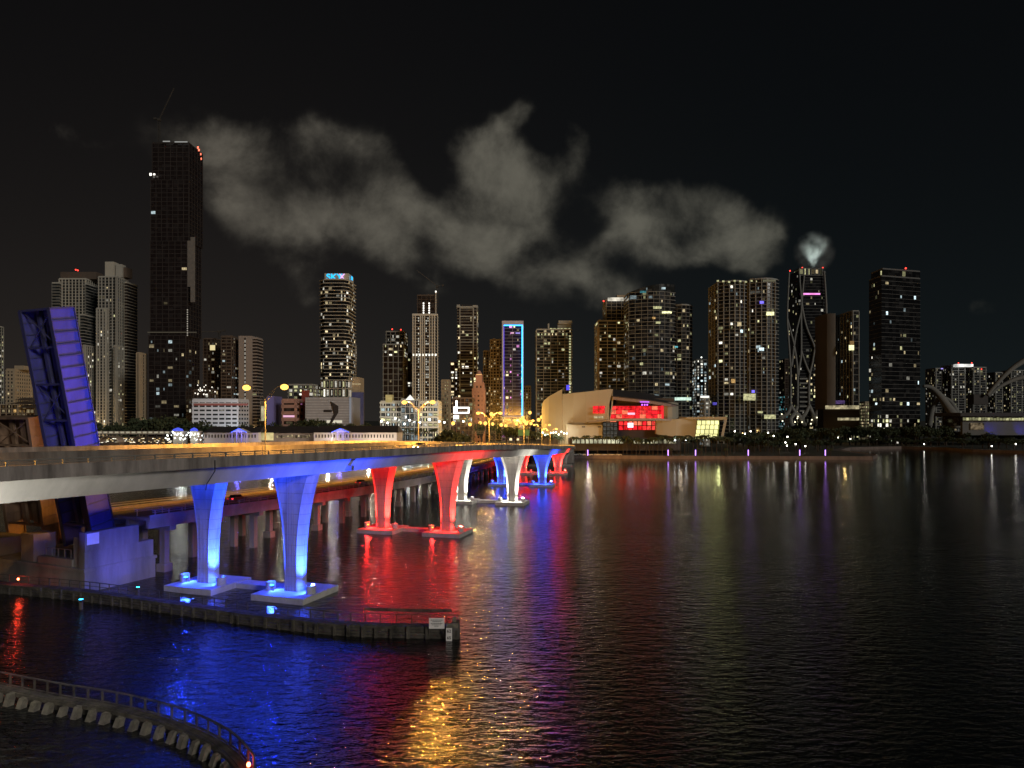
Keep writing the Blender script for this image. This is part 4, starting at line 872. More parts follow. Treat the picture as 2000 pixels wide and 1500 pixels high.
for i in range(8):
    (x0, y0), (x1, y1) = ct[i], ct[i+1]; za = Z(572,720); zb = Z(572-15*math.sin(math.pi*.5*min(1, (i+.0)/7)), 720); zc = Z(572-15*math.sin(math.pi*.5*min(1, (i+1)/7)), 720)
    mb.hexa([(x0,y0,za), (x1,y1,za), (x1,y1+24,za), (x0,y0+24,za), (x0,y0,zb+.3), (x1,y1,zc+.3), (x1,y1+24,zc+.3), (x0,y0+24,zb+.3)])
mb.build('sloping_crown', g_grey, o)
for (a, b, yt, yb, k, l) in ((1231,1243,577,584,'cool',1),(1250,1262,568,572,'teal',1),(1262,1282,562,567,'cool',1),(1292,1300,561,565,'cool',2)): panel(o, 'window', a, b, yt, yb, 711.5, winmesh(k, l).materials[0])
for (a, b, yt, yb, k, l) in ((1276,1292,598,603,'yellow',2),(1293,1312,608,612,'yellow',3),(1281,1290,628,632,'yellow',2),(1274,1280,619,623,'amber',2),(1250,1256,708,713,'yellow',2),(1318,1324,676,679,'teal',2)): panel(o, 'window', a, b, yt, yb, 709, winmesh(k, l).materials[0])
panel(o, 'pool_deck_light', 1318, 1350, 776, 782, 717, emit('pool_deck_light', (.75,1,.85), .8, .5, .2))
o = simple('office_tower', 'slender tower with white-lit upper floors between the curved and twin-curve towers', 1351, 1381, 703, 900, 24, glassm=g_grey, slabm=c_grey, bay=4, lit=.35, lv=(1,2,2), pal=('cool','white'), rows=((.6,1,.8,('cool','white'),(2,3)),))
beacon(o, 1370, 698, 900, emit('white_beacon', (1,1,.9), 3)); 
o = simple('parking_block', 'small pale lit parking block before the twin-curve tower', 1367, 1386, 776, 640, 16, 'building', glassm=g_grey, slabm=c_white, colm_=c_white, bay=4, slab=(1.2,.4), pier=(1.2,.4), lit=.55, lv=(1,2), pal=('cool','white')); panel(o, 'lit_sign_band', 1368, 1385, 773, 777, 639, emit('white_band', (1,1,.92), 1.2))
o = thing('wide_balcony_tower', 'wide dark tower of two curved wings with many thin balconies', 'tower', (X(1450,700), 700, LAND), 'towers of the skyline')
block(o, arc(1402, 1466, 700, 8, 7), LAND, Z(552,700), 30, fh=3.55, bay=4, slab=(.42,1.1), pier=(.7,1.2), cols=9.5, glassm=g_dark, slabm=c_grey, lit=.045, lv=(1,2,3), pal=('yellow','white','warm','cool'), seed=61)
block(o, arc(1464, 1519, 694, 7, 6), LAND, Z(547,694), 30, fh=3.55, bay=4, slab=(.42,1.1), pier=(.7,1.2), cols=11, glassm=g_dark, slabm=c_grey, lit=.045, lv=(1,2,3), pal=('yellow','white','warm','cool'), seed=62)
for i in range(10): panel(o, 'roof_light', 1400+11*i, 1404+11*i, 549+(i%3)-2, 552+(i%3)-2, 690, winmesh('yellow', 2).materials[0])
panel(o, 'roof_screen', 1490, 1515, 546, 550, 686, emit('roof_screen', (1,.93,.6), .12))
for (a, b, yt, yb, k, l) in ((1452,1476,769,782,'yellow',2),(1497,1512,609,616,'yellow',3),(1483,1492,679,685,'cool',3),(1484,1492,588,593,'blue',3),(1468,1474,762,767,'blue',3),(1392,1400,786,791,'blue',2),(1440,1448,629,637,'warm',2),(1428,1436,740,748,'amber',2),(1493,1515,810,818,'yellow',2),(1480,1490,803,807,'yellow',2)): panel(o, 'window', a, b, yt, yb, 684, winmesh(k, l).materials[0])
# exoskeleton tower
d = 860; o = thing('exoskeleton_tower', 'dark tower wrapped in flowing white structural ribs, steam at its top', 'tower', (X(1576,d), d, LAND), 'towers of the skyline')
block(o, [(X(1559,d),d), (X(1603,d),d), (X(1613,d+6),d+6)], LAND+8, Z(530,d), 30, fh=3.7, bay=4.4, slab=(.3,.35), pier=None, glassm=g_blk, slabm=c_dim, lit=.06, lv=(1,2,2), pal=('yellow','warm','white'), seed=71, rows=((.22,.36,.2,('yellow','warm'),(2,2,3)),))
block(o, [(X(1561,d-1.5),d-1.5), (X(1607,d-1.5),d-1.5)], Z(538,d), Z(524,d), 16, fh=6, bay=4.5, slab=(.4,.3), pier=(.6,.3), glassm=g_grey, slabm=c_grey, lit=.9, pal=('yellow','warm'), lv=(1,1,2), roof=False, seed=72)
panel(o, 'pink_light_band', 1564, 1602, 572.5, 575.5, d-1.2, emit('magenta_band', (1,.28,.75), 1.6, .3, .3))
beacon(o, 1543, 529, d); beacon(o, 1567, 523, d); beacon(o, 1607, 523, d)
EXO = [[(680,270),(672,420),(665,600),(672,720),(685,900),(690,1000),(691,1250)], [(665,600),(690,700),(715,800),(735,930),(742,1040),(740,1250)], [(790,290),(775,450),(768,560),(768,850),(758,940),(745,1030)],
       [(755,280),(765,420),(782,560),(810,680),(860,800),(890,910),(908,1020),(910,1250)], [(940,620),(905,700),(875,790),(850,930),(832,1010),(824,1100),(825,1250)], [(936,260),(950,460),(953,620),(945,800),(928,920),(912,1020)],
       [(768,560),(735,690),(715,810),(698,960)], [(768,840),(800,940),(830,1010)], [(691,1250),(670,1300),(630,1330),(596,1338)], [(740,1250),(720,1300),(690,1340),(700,1395)], [(691,1240),(720,1290),(760,1330),(795,1395)],
       [(825,1250),(800,1300),(775,1340),(790,1390)], [(825,1240),(850,1300),(862,1345),(830,1395)], [(910,1250),(880,1300),(872,1340),(890,1395)], [(910,1245),(950,1290),(972,1345),(955,1400)]]
m_exo = mat('white_structural_rib', (.20,.195,.18), .7, .08, .1)
for j, L_ in enumerate(EXO):
    pts = [P(1360+x*.2667, 460+y*.2667, d-2.2) for x, y in L_]; th = 1.0 if j < 8 else 2.0
    pts2 = []
    for i in range(len(pts)-1):
        for q in range(5): pts2.append(cr(pts[max(i-1,0)], pts[i], pts[i+1], pts[min(i+2,len(pts)-1)], q/5))
    pts2.append(pts[-1]); MB().tube(pts2, [th+ (0.5 if j < 8 else 1.2)*(i/len(pts2)) for i in range(len(pts2))], 8).build('exoskeleton_rib', m_exo, o, True)
for z in range(8): panel(o, 'curved_fin', 1562, 1577, 738+z*9, 741+z*9, d-1.4, m_exo, .8)
for i in range(9): MB().ball(P(1522+rnd.random()*90, 806+rnd.random()*22, d-6), .8, 6, 4).build('base_light', emit('base_light', (1,.9,.6), 3), o)
light('roof_light', 'SPOT', P(1588, 527, d+8)+Vector((0,0,1)), 7.5e4, (.85,1,.95), o, 2, P(1592, 430, d+8), 70, .7)
o = simple('office_tower', 'lower grid-fronted tower right of the ribbed tower', 1632, 1678, 608, 760, 40, glassm=g_dark, slabm=c_grey, bay=4.6, slab=(.35,.4), pier=(.7,.7), cols=7.2, slab_each=2, lit=.03, lv=(1,2,3), pal=('yellow','warm','cool'), seed=81, rows=((.03,.09,.8,('yellow','warm'),(2,2)),))
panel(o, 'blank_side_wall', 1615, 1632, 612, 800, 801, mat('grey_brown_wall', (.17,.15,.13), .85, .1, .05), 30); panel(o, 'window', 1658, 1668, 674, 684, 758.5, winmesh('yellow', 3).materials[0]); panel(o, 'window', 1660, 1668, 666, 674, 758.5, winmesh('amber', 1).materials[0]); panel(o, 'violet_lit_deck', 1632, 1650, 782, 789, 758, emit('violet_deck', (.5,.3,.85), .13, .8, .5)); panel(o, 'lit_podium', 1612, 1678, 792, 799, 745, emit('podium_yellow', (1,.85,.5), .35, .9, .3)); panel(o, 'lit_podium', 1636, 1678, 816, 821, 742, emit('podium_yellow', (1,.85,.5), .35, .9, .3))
box_part(o, 'podium', 1608, 1680, 799, 840, 746, 14, c_blk)
simple('office_tower', 'small teal-lit glass tower behind the ribbed tower', 1521, 1545, 702, 1050, 24, glassm=g_brown, slabm=c_brown, lit=.05, rows=((0,.5,.35,('cool','teal'),(1,2)),), bay=4)
simple('office_block', 'small lit block between the grid tower and the black tower', 1676, 1698, 786, 800, 16, 'building', glassm=g_brown, slabm=c_warm, bay=3, slab=(.8,.3), pier=(.8,.3), lit=.55, lv=(1,2), pal=('yellow','warm'))
o = thing('black_glass_tower', 'near-black glass tower with thin floor lines, rightmost tall tower', 'tower', (X(1745,680), 680, LAND), 'towers of the skyline')
block(o, [(X(1722,676),676), (X(1797,690),690)], LAND, Z(541,680), 24, fh=4.1, bay=4.2, slab=(.28,.35), pier=None, glassm=g_blk, slabm=c_dim, lit=.035, lv=(1,2,3), pal=('warm','white','yellow','cool'), seed=91, rows=((.11,.17,.5,('yellow','warm','white'),(2,2,3)),(.25,.27,.35,('yellow','warm'),(2,)),))
block(o, [(X(1724,678),678), (X(1797,691),691)], Z(541,684), Z(528,684), 22, fh=5, bay=6, slab=(.3,.3), pier=None, glassm=g_blk, slabm=c_dim, lit=.05, seed=92); beacon(o, 1769, 524, 684)
# -- far right condominiums
for (a, b, yt, d, lab, sd_) in ((1808,1840,720,1000,'grey condominium wing at the left of the far right block',1),(1838,1885,714,990,'grey condominium with flood-lit roof, centre of the far right block',2),(1880,1926,718,1000,'grey condominium wing with a red roof beacon at far right',3),(1924,1958,728,1100,'dim condominium behind the white arch',4),(1954,2060,724,1120,'dim condominium cut off by the right edge',5)):
    o = simple('condominium', lab, a, b, yt, d, 24, glassm=g_dark, slabm=c_grey, bay=4, slab=(.5,.7), pier=(1.0,.6), cols=9, lit=.13, lv=(1,1,2), pal=('yellow','warm','white'), seed=100+sd_)
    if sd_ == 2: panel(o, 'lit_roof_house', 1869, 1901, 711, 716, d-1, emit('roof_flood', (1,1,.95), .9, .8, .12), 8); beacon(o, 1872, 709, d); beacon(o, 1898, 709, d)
    if sd_ == 3: beacon(o, 1917, 721, d)
    if sd_ == 1: panel(o, 'violet_roof_light', 1838, 1842, 719, 721, d-1, emit('violet_strip', (.45,.35,1), 1.1))
# -- white concrete arches of an unfinished bridge
m_arch = mat('arch_concrete', (.17,.165,.15), .8, .15, .05)
def arch(label, pts, rad, d, d2=None):
    pv = [P(x, y, d+((d2-d)*i/(len(pts)-1) if d2 else 0)) for i, (x, y) in enumerate(pts)]; q2 = []
    for i in range(len(pv)-1):
        for q in range(6): q2.append(cr(pv[max(i-1,0)], pv[i], pv[i+1], pv[min(i+2,len(pv)-1)], q/6))
    q2.append(pv[-1]); n = len(q2)
    o = thing('concrete_arch', label, 'arch', (q2[-1].x, q2[-1].y, LAND), 'arches of the unfinished bridge')
    MB().tube(q2, [rad[0]+(rad[1]-rad[0])*i/(n-1) for i in range(n)], 8).build('arch_rib', m_arch, o, True)
arch('tall white arch rib curling over at the right of the black tower', [(1803,754),(1818,757),(1832,769),(1848,790),(1862,812),(1868,835)], (1.5, 6.0), 740)
arch('shorter white arch rib crossing behind the tall one', [(1841,775),(1856,784),(1866,800),(1873,820),(1876,836)], (1.6, 4.0), 752)
arch('left leaning leg of the small white arch', [(1838,770),(1829,785),(1820,803),(1815,832)], (2.0, 3.0), 746)
arch('upper large white arch rib leaving the right edge', [(1928,772),(1942,755),(1962,733),(1985,714),(2010,700),(2040,690)], (1.8, 3.4), 760)
arch('lower large white arch rib leaving the right edge', [(1930,775),(1950,757),(1975,744),(2000,737),(2040,733)], (1.6, 2.8), 770)
o = thing('shoring_tower', 'dark scaffold tower carrying the foot of the large white arch', 'scaffold', (X(1922,765), 765, LAND))
for a in (1908, 1918, 1928):
    for b in (0, 8): MB().bar((X(a,765), 765+b, LAND), (X(a,765), 765+b, Z(772,765)), .5, .5).build('scaffold_leg', c_blk, o)
for i in range(9): MB().bar((X(1908,765), 765, LAND+4+i*4.4), (X(1928,765), 765, LAND+4+i*4.4+(4 if i % 2 else 0)), .4, .4).build('scaffold_brace', c_blk, o)
box_part(o, 'platform', 1902, 1930, 770, 790, 764, 10, c_blk)
o = thing('museum_hall', 'low museum with a long strip of yellow light and a blue-lit wall at far right', 'building', (X(1940,640), 640, LAND))
box_part(o, 'roof_slab', 1876, 2060, 806, 813, 640, 40, c_blk); box_part(o, 'glazed_wall', 1880, 2060, 813, 832, 646, 30, g_brown)
for i in range(24):
    if rnd.random() < .9: panel(o, 'window', 1881+6*i, 1886+6*i, 815+rnd.random()*2, 821, 645, winmesh('yellow', rnd.choice((1,1,2))).materials[0])
box_part(o, 'lower_wall', 1880, 2060, 824, 850, 642, 3, c_dim); panel(o, 'lit_stair', 1896, 1922, 826, 839, 641, emit('stair_yellow', (1,.75,.45), .12, .9, .4))
light('wall_wash', 'SPOT', P(1938, 846, 634), 3200, (.03,.03,1), o, .5, P(1940, 832, 642), 120, .9); light('wall_wash', 'SPOT', P(1999, 846, 634), 3200, (.03,.03,1), o, .5, P(1999, 832, 642), 120, .9)
# steam rising from the ribbed tower's roof, lit by its roof light
sm = bpy.data.materials.new('steam'); sm.use_nodes = True; t_ = sm.node_tree; t_.nodes.clear()
pv = t_.nodes.new('ShaderNodeVolumePrincipled'); ou = t_.nodes.new('ShaderNodeOutputMaterial'); t_.links.new(pv.outputs[0], ou.inputs['Volume'])
pv.inputs['Color'].default_value = (.9,.93,.9,1)
tcv = t_.nodes.new('ShaderNodeTexCoord'); nn = t_.nodes.new('ShaderNodeTexNoise'); nn.inputs['Scale'].default_value = .075; nn.inputs['Detail'].default_value = 4
gg = t_.nodes.new('ShaderNodeNewGeometry'); t_.links.new(gg.outputs['Position'], nn.inputs['Vector'])
gr = t_.nodes.new('ShaderNodeTexGradient'); gr.gradient_type = 'SPHERICAL'; t_.links.new(tcv.outputs['Object'], gr.inputs[0])
mr_ = t_.nodes.new('ShaderNodeMapRange'); t_.links.new(nn.outputs[0], mr_.inputs[0]); mr_.inputs[1].default_value = .38; mr_.inputs[2].default_value = .70; mr_.inputs[3].default_value = 0; mr_.inputs[4].default_value = .075
mu = t_.nodes.new('ShaderNodeMath'); mu.operation = 'MULTIPLY'; t_.links.new(mr_.outputs[0], mu.inputs[0]); t_.links.new(gr.outputs[0], mu.inputs[1]); t_.links.new(mu.outputs[0], pv.inputs['Density'])
sp = P(1591, 492, 868); me = MB().ball((0,0,0), 1, 16, 10).mesh('steam_plume', sm)
so = bpy.data.objects.new('steam_plume', me); COL.objects.link(so); so.location = sp; so.scale = (27, 18, 27); tag(so, 'pale lit steam plume rising from the ribbed tower roof', 'steam', kind='stuff')
# ================================================================== the arena
d = 540
ar = thing('arena', 'large white curved arena with a red-lit glass front and dark roof', 'arena', (X(1240,d), d, LAND))
m_ar = mat('white_arena_wall', (.37,.34,.27), .85, .06, .05)
def wall(name, pts, m, th=3.0, parent=ar):
    """curved standing wall through (photo column, distance, top row, bottom row)"""
    secs = []
    for i, (px, dd, yt, yb) in enumerate(pts):
        x = X(px, dd); secs.append([(x, dd, Z(yb, dd)), (x, dd, Z(yt, dd)), (x+.2, dd+th, Z(yt, dd)), (x+.2, dd+th, Z(yb, dd))])
    return MB().sweep(secs).build(name, m, parent)
wall('west_wall', [(1058,575,800,848),(1060,568,786,848),(1064,562,781,848),(1072,555,774,848),(1085,549,767,868),(1098,545,760,872)], m_ar)
wall('main_wall', [(1098.6,543,770,872),(1120,537,767.5,872),(1145,533,765,872),(1170,531,762,872),(1190,530,760,829),(1197,530,760,790)], m_ar)
MB().add([P(1190,829,530), P(1197,760,530), P(1197,760,533), P(1190,829,533), P(1180,829,533), P(1180,829,530)], [(0,1,5),(1,2,4,5),(2,3,4),(0,3,2,1)]).build('slanted_edge', m_ar, ar)
box_part(ar, 'bowl', 1104, 1316, 778, 880, 548, 90, c_brown)
# sweeping dark roof over the glass front
rf = MB(); top = [(1197,767,528),(1225,770,526),(1255,773,525),(1285,777,526),(1310,781,530),(1325,785,538)]
secs = []
for (px, y, dd) in top: secs.append([P(px, y+8, dd), P(px, y+6.5, dd), Vector((X(px,dd), dd+70, Z(y,dd)+6.5)), Vector((X(px,dd), dd+70, Z(y,dd)-3))])
MB().sweep(secs).build('roof', mat('dark_arena_roof', (.05,.04,.04), .8, .1, .1), ar)
secs = [[P(px, y+13.5 if i < 5 else y+8, dd+.5), P(px, y+8, dd+.2), Vector((X(px,dd), dd+6, Z(y+8,dd))), Vector((X(px,dd), dd+6, Z(y+13 if i < 5 else y+8.2,dd)))] for i, (px, y, dd) in enumerate(top)]
MB().sweep(secs).build('roof_fascia', mat('arena_fascia', (.26,.20,.19), .8), ar)
wall('east_drum', [(1297,533,786,818),(1304,531,786,820),(1313,533,786,820),(1320,538,786,818),(1325,546,787,816)], m_ar, 5)
m_mul = mat('dark_mullion', (.03,.02,.02), .6)
reds = [emit('red_pane_%d' % i, c, s, .55, .5) for i, (c, s) in enumerate((((1,.02,.03),1.0),((1,.03,.03),1.2),((1,.06,.05),1.1),((1,.20,.10),1.1),((1,.015,.02),.8)))]
box_part(ar, 'glass_surround', 1190, 1299, 790, 838, 536, 3, m_mul)
for r in range(4):
    for c in range(9):
        a = 1192+c*11.6; b = a+10.9; y0 = 793+r*8.2
        if r == 3: y0 = 817.6
        panel(ar, 'pane', a, min(b, 1293), y0, y0+7.5, 535.6, rnd.choice(reds[:3]+reds[:2]+reds[3:]), .3)
        for k in range(3): panel(ar, 'glazing_bar', a+2.7*(k+1), a+2.7*(k+1)+.3, y0, y0+7.0, 535.2, m_mul, .2)
panel(ar, 'red_side_wall', 1292, 1298.5, 789, 818, 535, emit('red_wall_glow', (1,.03,.04), .9, .2, .1), .5)
panel(ar, 'screen', 1226, 1240, 806, 810, 534.7, emit('pink_screen', (1,.6,.8), 1.1), .2)
for r in range(2):
    for c in range(8): panel(ar, 'pane', 1209+c*9.2, 1216.5+c*9.2, 823+r*9, 830.5+r*9, 528, rnd.choice(reds), .3)
box_part(ar, 'entry_frame', 1205, 1284, 820, 872, 529, 3, m_mul)
panel(ar, 'screen', 1226, 1237, 826, 835, 527.4, emit('white_screen', (.95,.85,1), 1.6), .2)
for a in (1158, 1170): panel(ar, 'red_window', a, a+11, 793, 799, 529.6 if a < 1165 else 529.2, reds[0], .3); panel(ar, 'red_window', a, a+11, 800, 807.5, 529.2, reds[1], .3)
for i in range(6): panel(ar, 'window', 1160+3.2*i, 1162.2+3.2*i, 813, 817, 529.2, winmesh('warm', 2).materials[0], .3)
for i in range(3): panel(ar, 'violet_spotlight', 1253+5*i, 1255.5+5*i, 789, 792, 525, emit('violet_spot', (.55,.12,1), 2.5), .6)
panel(ar, 'violet_strip_light', 1250, 1268, 784.5, 785.6, 524.6, emit('violet_spot', (.55,.12,1), 2.5), .2)
# canopy level and side wings
wall('canopy', [(1150,522,824,826.5),(1185,516,819.5,823),(1230,513,817.5,821.5),(1280,513,817,821.5),(1312,516,818.5,822.5)], mat('canopy_grey', (.34,.30,.27), .8), 14)
wall('lower_wing', [(1108,520,829,874),(1130,517,829.5,874),(1160,515,829.5,874),(1178,515,829.5,874)], m_ar, 18)
MB().add([P(1107,827.4,512), P(1180,828.6,510), P(1180,828.2,530), P(1107,827,530)], [(0,1,2,3)]).build('wing_roof', c_brown, ar)
for a in (1137, 1168):
    for i in range(3): panel(ar, 'wall_vent', a+2.1*i, a+2.1*i+1.2, 832, 835, 514.4, m_mul, .25)
box_part(ar, 'stair_tower', 1177, 1207, 824, 868, 512, 8, g_grey)
for r in range(5):
    for c in range(4): panel(ar, 'window', 1178.5+7*c, 1184+7*c, 826+8*r, 832.5+8*r, 511.8, winmesh('white', 0).materials[0], .2)
wall('east_wall', [(1282,520,819,848),(1295,518,819,850),(1320,515,818.5,853),(1345,513,816,855),(1362,512,815,855)], m_ar, 6)
# wedge-shaped glass hall with yellow light
wall('hall_roof', [(1340,512,815,818),(1380,505,814,819.5),(1420,500,814,820.5)], m_ar, 22)
MB().add([P(1420,814,500), P(1420,820,500), P(1411,862,500), P(1406,862,500), P(1420,814,522), P(1420,820,522), P(1411,862,522), P(1406,862,522), P(1415,820,500), P(1415,820,522)], [(8,1,2,3),(9,7,6,5),(1,5,6,2),(8,3,7,9),(8,9,5,1),(3,2,6,7)]).build('slanted_end_wall', m_ar, ar)
MB().add([P(1361,820,504), P(1406,820,507), P(1403,858,507), P(1357,858,504), P(1361,820,505), P(1406,820,508), P(1403,858,508), P(1357,858,505)], [(0,1,2,3)[::-1],(4,5,6,7),(0,4,5,1),(1,5,6,2),(2,6,7,3),(3,7,4,0)]).build('hall_backing', mat('hall_mullion', (.10,.11,.05), .7), ar)
yl = emit('yellow_hall_light', (1,.95,.40), 1.15, .35, .12)
for r in range(4):
    for c in range(5):
        a = 1361.5-(r*1.2)+c*8.6; q = 503.4+c*.6; panel(ar, 'pane', a+.8, a+7.9, 821.5+r*8.9, 829.4+r*8.9, q, yl, .2)
light('hall_light', 'POINT', P(1404, 838, 502), 1500, (.9,.95,.4), ar, 1.0)
wall('west_podium', [(1062,560,848,872),(1078,552,848,872),(1090,546,848,872)], c_brown, 6)
light('forecourt_light', 'POINT', P(1085, 852, 525), 9000, (1,.85,.55), ar, 1.0)
light('forecourt_light', 'POINT', P(1150, 842, 498), 1800, (1,.86,.60), ar, 1.0)
light('forecourt_light', 'POINT', P(1330, 848, 498), 1200, (1,.86,.62), ar, 1.0)
for i in range(24): panel(ar, 'shopfront', 1118+8.5*i, 1124.5+8.5*i, 858, 866, 500, emit('shopfront_light', (1,.95,.62), .55, .8, .08), .3) if not 11 < i < 14 else None
box_part(ar, 'promenade_block', 1112, 1330, 856, 880, 500.5, 9, c_blk)

# ================================================================== market halls on the waterfront
m_roof = mat('dark_shingle_roof', (.035,.03,.03), .9, .3, .3)
mk = thing('market_hall', 'long low market hall with a dark roof and blue-lit gables', 'building', (X(600,500), 500, LAND))
def hall(x0, x1, d, yw, ye, yr, D, wm, parent, wins=True, gap=6.0):
    box_part(parent, 'wall', x0, x1, yw, 900, d, D, wm)
    a, b = X(x0,d)-1, X(x1,d)+1; ze, zr = Z(yw,d), Z(yr,d)
    MB().add([(a,d-1.5,ze-.3),(b,d-1.5,ze-.3),(b,d+D+1.5,ze-.3),(a,d+D+1.5,ze-.3),(a+2,d+D/2,zr),(b-2,d+D/2,zr)], [(0,1,5,4),(1,2,5),(2,3,4,5),(3,0,4),(3,2,1,0)]).build('roof', m_roof, parent)
    if wins:
        x = x0+3
        while x < x1-4: panel(parent, 'window', x, x+2.6, yw+4.5, yw+11, d, c_blk, .12); x += gap
stucco = mat('market_stucco', (.42,.39,.38), .85, .15, .1)
hall(398, 505, 500, 844, 862, 834, 26, stucco, mk)
hall(505, 615, 506, 845, 862, 833, 26, mat('shaded_arcade', (.12,.10,.09), .9), mk, False)
hall(613, 775, 500, 844, 862, 832, 26, stucco, mk)
panel(mk, 'lit_mural', 506, 534, 845, 860, 505, emit('yellow_mural_light', (1,.82,.38), .55, .7, .12), .2)
for i in range(16): panel(mk, 'window', 540+4.2*i, 542.6+4.2*i, 849+rnd.random()*3, 853+rnd.random()*3, 505.6, winmesh('warm', rnd.choice((0,1,2))).materials[0], .15)
for (xc, w) in ((472, 15), (668, 17)):
    zz = Z(844, 497); x = X(xc, 497); ww = w*497/F
    gb_ = MB().add([(x-ww,492,zz),(x+ww,492,zz),(x,492,zz+2.6),(x-ww,500,zz),(x+ww,500,zz),(x,500,zz+2.6)], [(0,1,2),(5,4,3),(0,2,5,3),(1,4,5,2),(0,3,4,1)]).build('gable', mat('pale_gable', (.5,.5,.52), .8), mk)
    MB().bar((x-ww,491.8,zz), (x,491.8,zz+2.6), .3, .35).build('blue_tube', emit('blue_tube', (.06,.12,1), 2.6), gb_); MB().bar((x+ww,491.8,zz), (x,491.8,zz+2.6), .3, .35).build('blue_tube', emit('blue_tube', (.06,.12,1), 2.6), gb_)
    for q in (-1, -.35, .35, 1): MB().bar((x+ww*q*.93, 492.5, LAND), (x+ww*q*.93, 492.5, zz), .6, .6).build('porch_column', stucco, gb_)
    light('porch_light', 'POINT', (x, 488.5, zz-1.5), 2600, (.12,.12,1), gb_, .5)
for px in (530, 720, 760, 560, 640): light('hall_light', 'POINT', P(px, 862, 490), 6000, (1,.85,.65), mk, .6)
pv_ = thing('white_pavilion', 'two white-lit pavilions with small blue domes on the market quay', 'building', (X(355,495), 495, LAND))
for (a, b) in ((338,357),(372,386)):
    box_part(pv_, 'wall', a, b, 842, 900, 495, 8, c_white); c = (a+b)/2
    MB().tube([P(c,842,499), P(c,838,499), P(c,835,499)], [(b-a)*.20, (b-a)*.16, .2], 10).build('blue_dome', emit('blue_dome', (.10,.14,1), .9), pv_)
    for i in range(3): panel(pv_, 'window', a+1.5+6*i, a+5+6*i, 845, 850, 494.8, winmesh('white', 3).materials[0])
for i in range(40): MB().ball(P(322+rnd.random()*75, 843+rnd.random()*17, 488), .32+.3*rnd.random(), 6, 4).build('festoon_bulb', emit('festoon_bulb', (.95,1,.92), 3.2), pv_)
light('flood', 'POINT', P(355, 850, 484), 5000, (.95,1,.95), pv_, 1)
cs = thing('marina_canopy', 'long open marina canopy with rows of small warm lights', 'building', (X(250,495), 495, LAND))
box_part(cs, 'canopy_roof', 176, 335, 842.5, 848, 500, 14, mat('canopy_tin', (.30,.28,.25), .7, .2, .3))
for i in range(14): panel(cs, 'rooflight', 180+11*i, 187+11*i, 843, 846, 499.8, emit('rooflight', (1,.9,.65), .38))
for i in range(9): MB().bar((X(180+18*i,500), 500, LAND), (X(180+18*i,500), 500, Z(847,500)), .5, .5).build('post', M_dark(), cs)
box_part(cs, 'stall_row', 178, 340, 853, 900, 504, 6, c_brown)
for i in range(120): a = 178+rnd.random()*158; MB().box(P(a, rnd.choice((856,858.5,861,863.5))+rnd.random(), 490+rnd.random()*3), (.5+rnd.random()*.8,.3,.35)).build('stall_light', emit('stall_light_%d' % (i % 3), ((1,.8,.45),(1,.93,.75),(1,.65,.25))[i % 3], (1.2,2.2,.8)[i % 3]), cs)
dm = thing('bandstand', 'rounded shell roof among the marina lights', 'bandstand', (X(217,485), 485, LAND))
secs = []
for i in range(11):
    a = math.pi*i/10; x = X(217,485)-6.6*math.cos(a); z = Z(864,485)+4.2*math.sin(a); secs.append([(x,482,z),(x,490,z),(x,490,z+.4),(x,482,z+.4)])
MB().sweep(secs).build('shell_roof', mat('shell_roof', (.25,.21,.17), .8), dm); box_part(dm, 'stage', 202, 232, 864, 900, 484, 6, c_brown)

# ================================================================== trees and palms
LEAF = mat('dark_foliage', (.045,.06,.028), .9, .5, .6); BARK = mat('bark', (.045,.036,.028), .95, .3, 2)
CROWN = []
for v in range(5):
    rn = random.Random(v); mb = MB(); lobes = [(rn.uniform(-.55,.55), rn.uniform(-.55,.55), rn.uniform(-.2,.35), rn.uniform(.35,.6)) for _ in range(9)]
    for i in range(620):
        lx, ly, lz, lr = rn.choice(lobes); a = rn.random()*6.283; c = rn.uniform(-1,1); s = math.sqrt(1-c*c); r = lr*rn.uniform(.55,1.06)
        p = Vector((lx+r*s*math.cos(a), ly+r*s*math.sin(a), lz*.8+r*c*.7)); n = Vector((rn.gauss(0,1), rn.gauss(0,1), rn.gauss(0,1))).normalized(); u = n.orthogonal().normalized()*rn.uniform(.05,.10); w = n.cross(u).normalized()*rn.uniform(.05,.10)
        mb.add([p-u-w, p+u-w*.6, p+u*.7+w, p-u*.8+w*.8], [(0,1,2,3)])
    CROWN.append(mb.mesh('crown', LEAF))
TRUNK = MB().tube([(0,0,0),(.04,0,.3),(0,.03,.62)], [.075,.055,.035], 7).tube([(0,.0,.3),(.2,.1,.68)], [.04,.02], 5).tube([(0,.0,.34),(-.2,-.08,.7)], [.04,.02], 5).mesh('trunk', BARK)
def tree(px, d, ytop, wpx, label, group, zb=LAND):
    x = X(px, d); h = Z(ytop, d)-zb; w = wpx*d/F
    o = thing('broadleaf_tree', label, 'tree', (x, d, zb), group)
    inst('trunk', TRUNK, o, (x, d, zb-.05), rnd.random()*6, (h*.55, h*.55, h)); inst('crown', rnd.choice(CROWN), o, (x, d, zb+h*.60), rnd.random()*6, (w*.52, w*.52, h*.46))
for (a, yt, w) in ((188,812,44),(222,818,40),(250,822,42),(282,806,56),(318,800,62),(350,803,60),(385,814,54),(415,822,40),(445,823,42),(480,822,44),(512,820,34),(540,818,30)):
    tree(a, 560+rnd.random()*25, yt, w, 'dark broadleaf tree behind the market roofs left of the nearest lamp', 'dark trees behind the market')
for (a, yt, w) in ((575,815,36),(600,808,44),(628,808,46),(655,816,36),(690,818,32),(712,818,26)):
    tree(a, 548+rnd.random()*20, yt, w, 'dark broadleaf tree before the striped podium', 'trees before the striped podium')
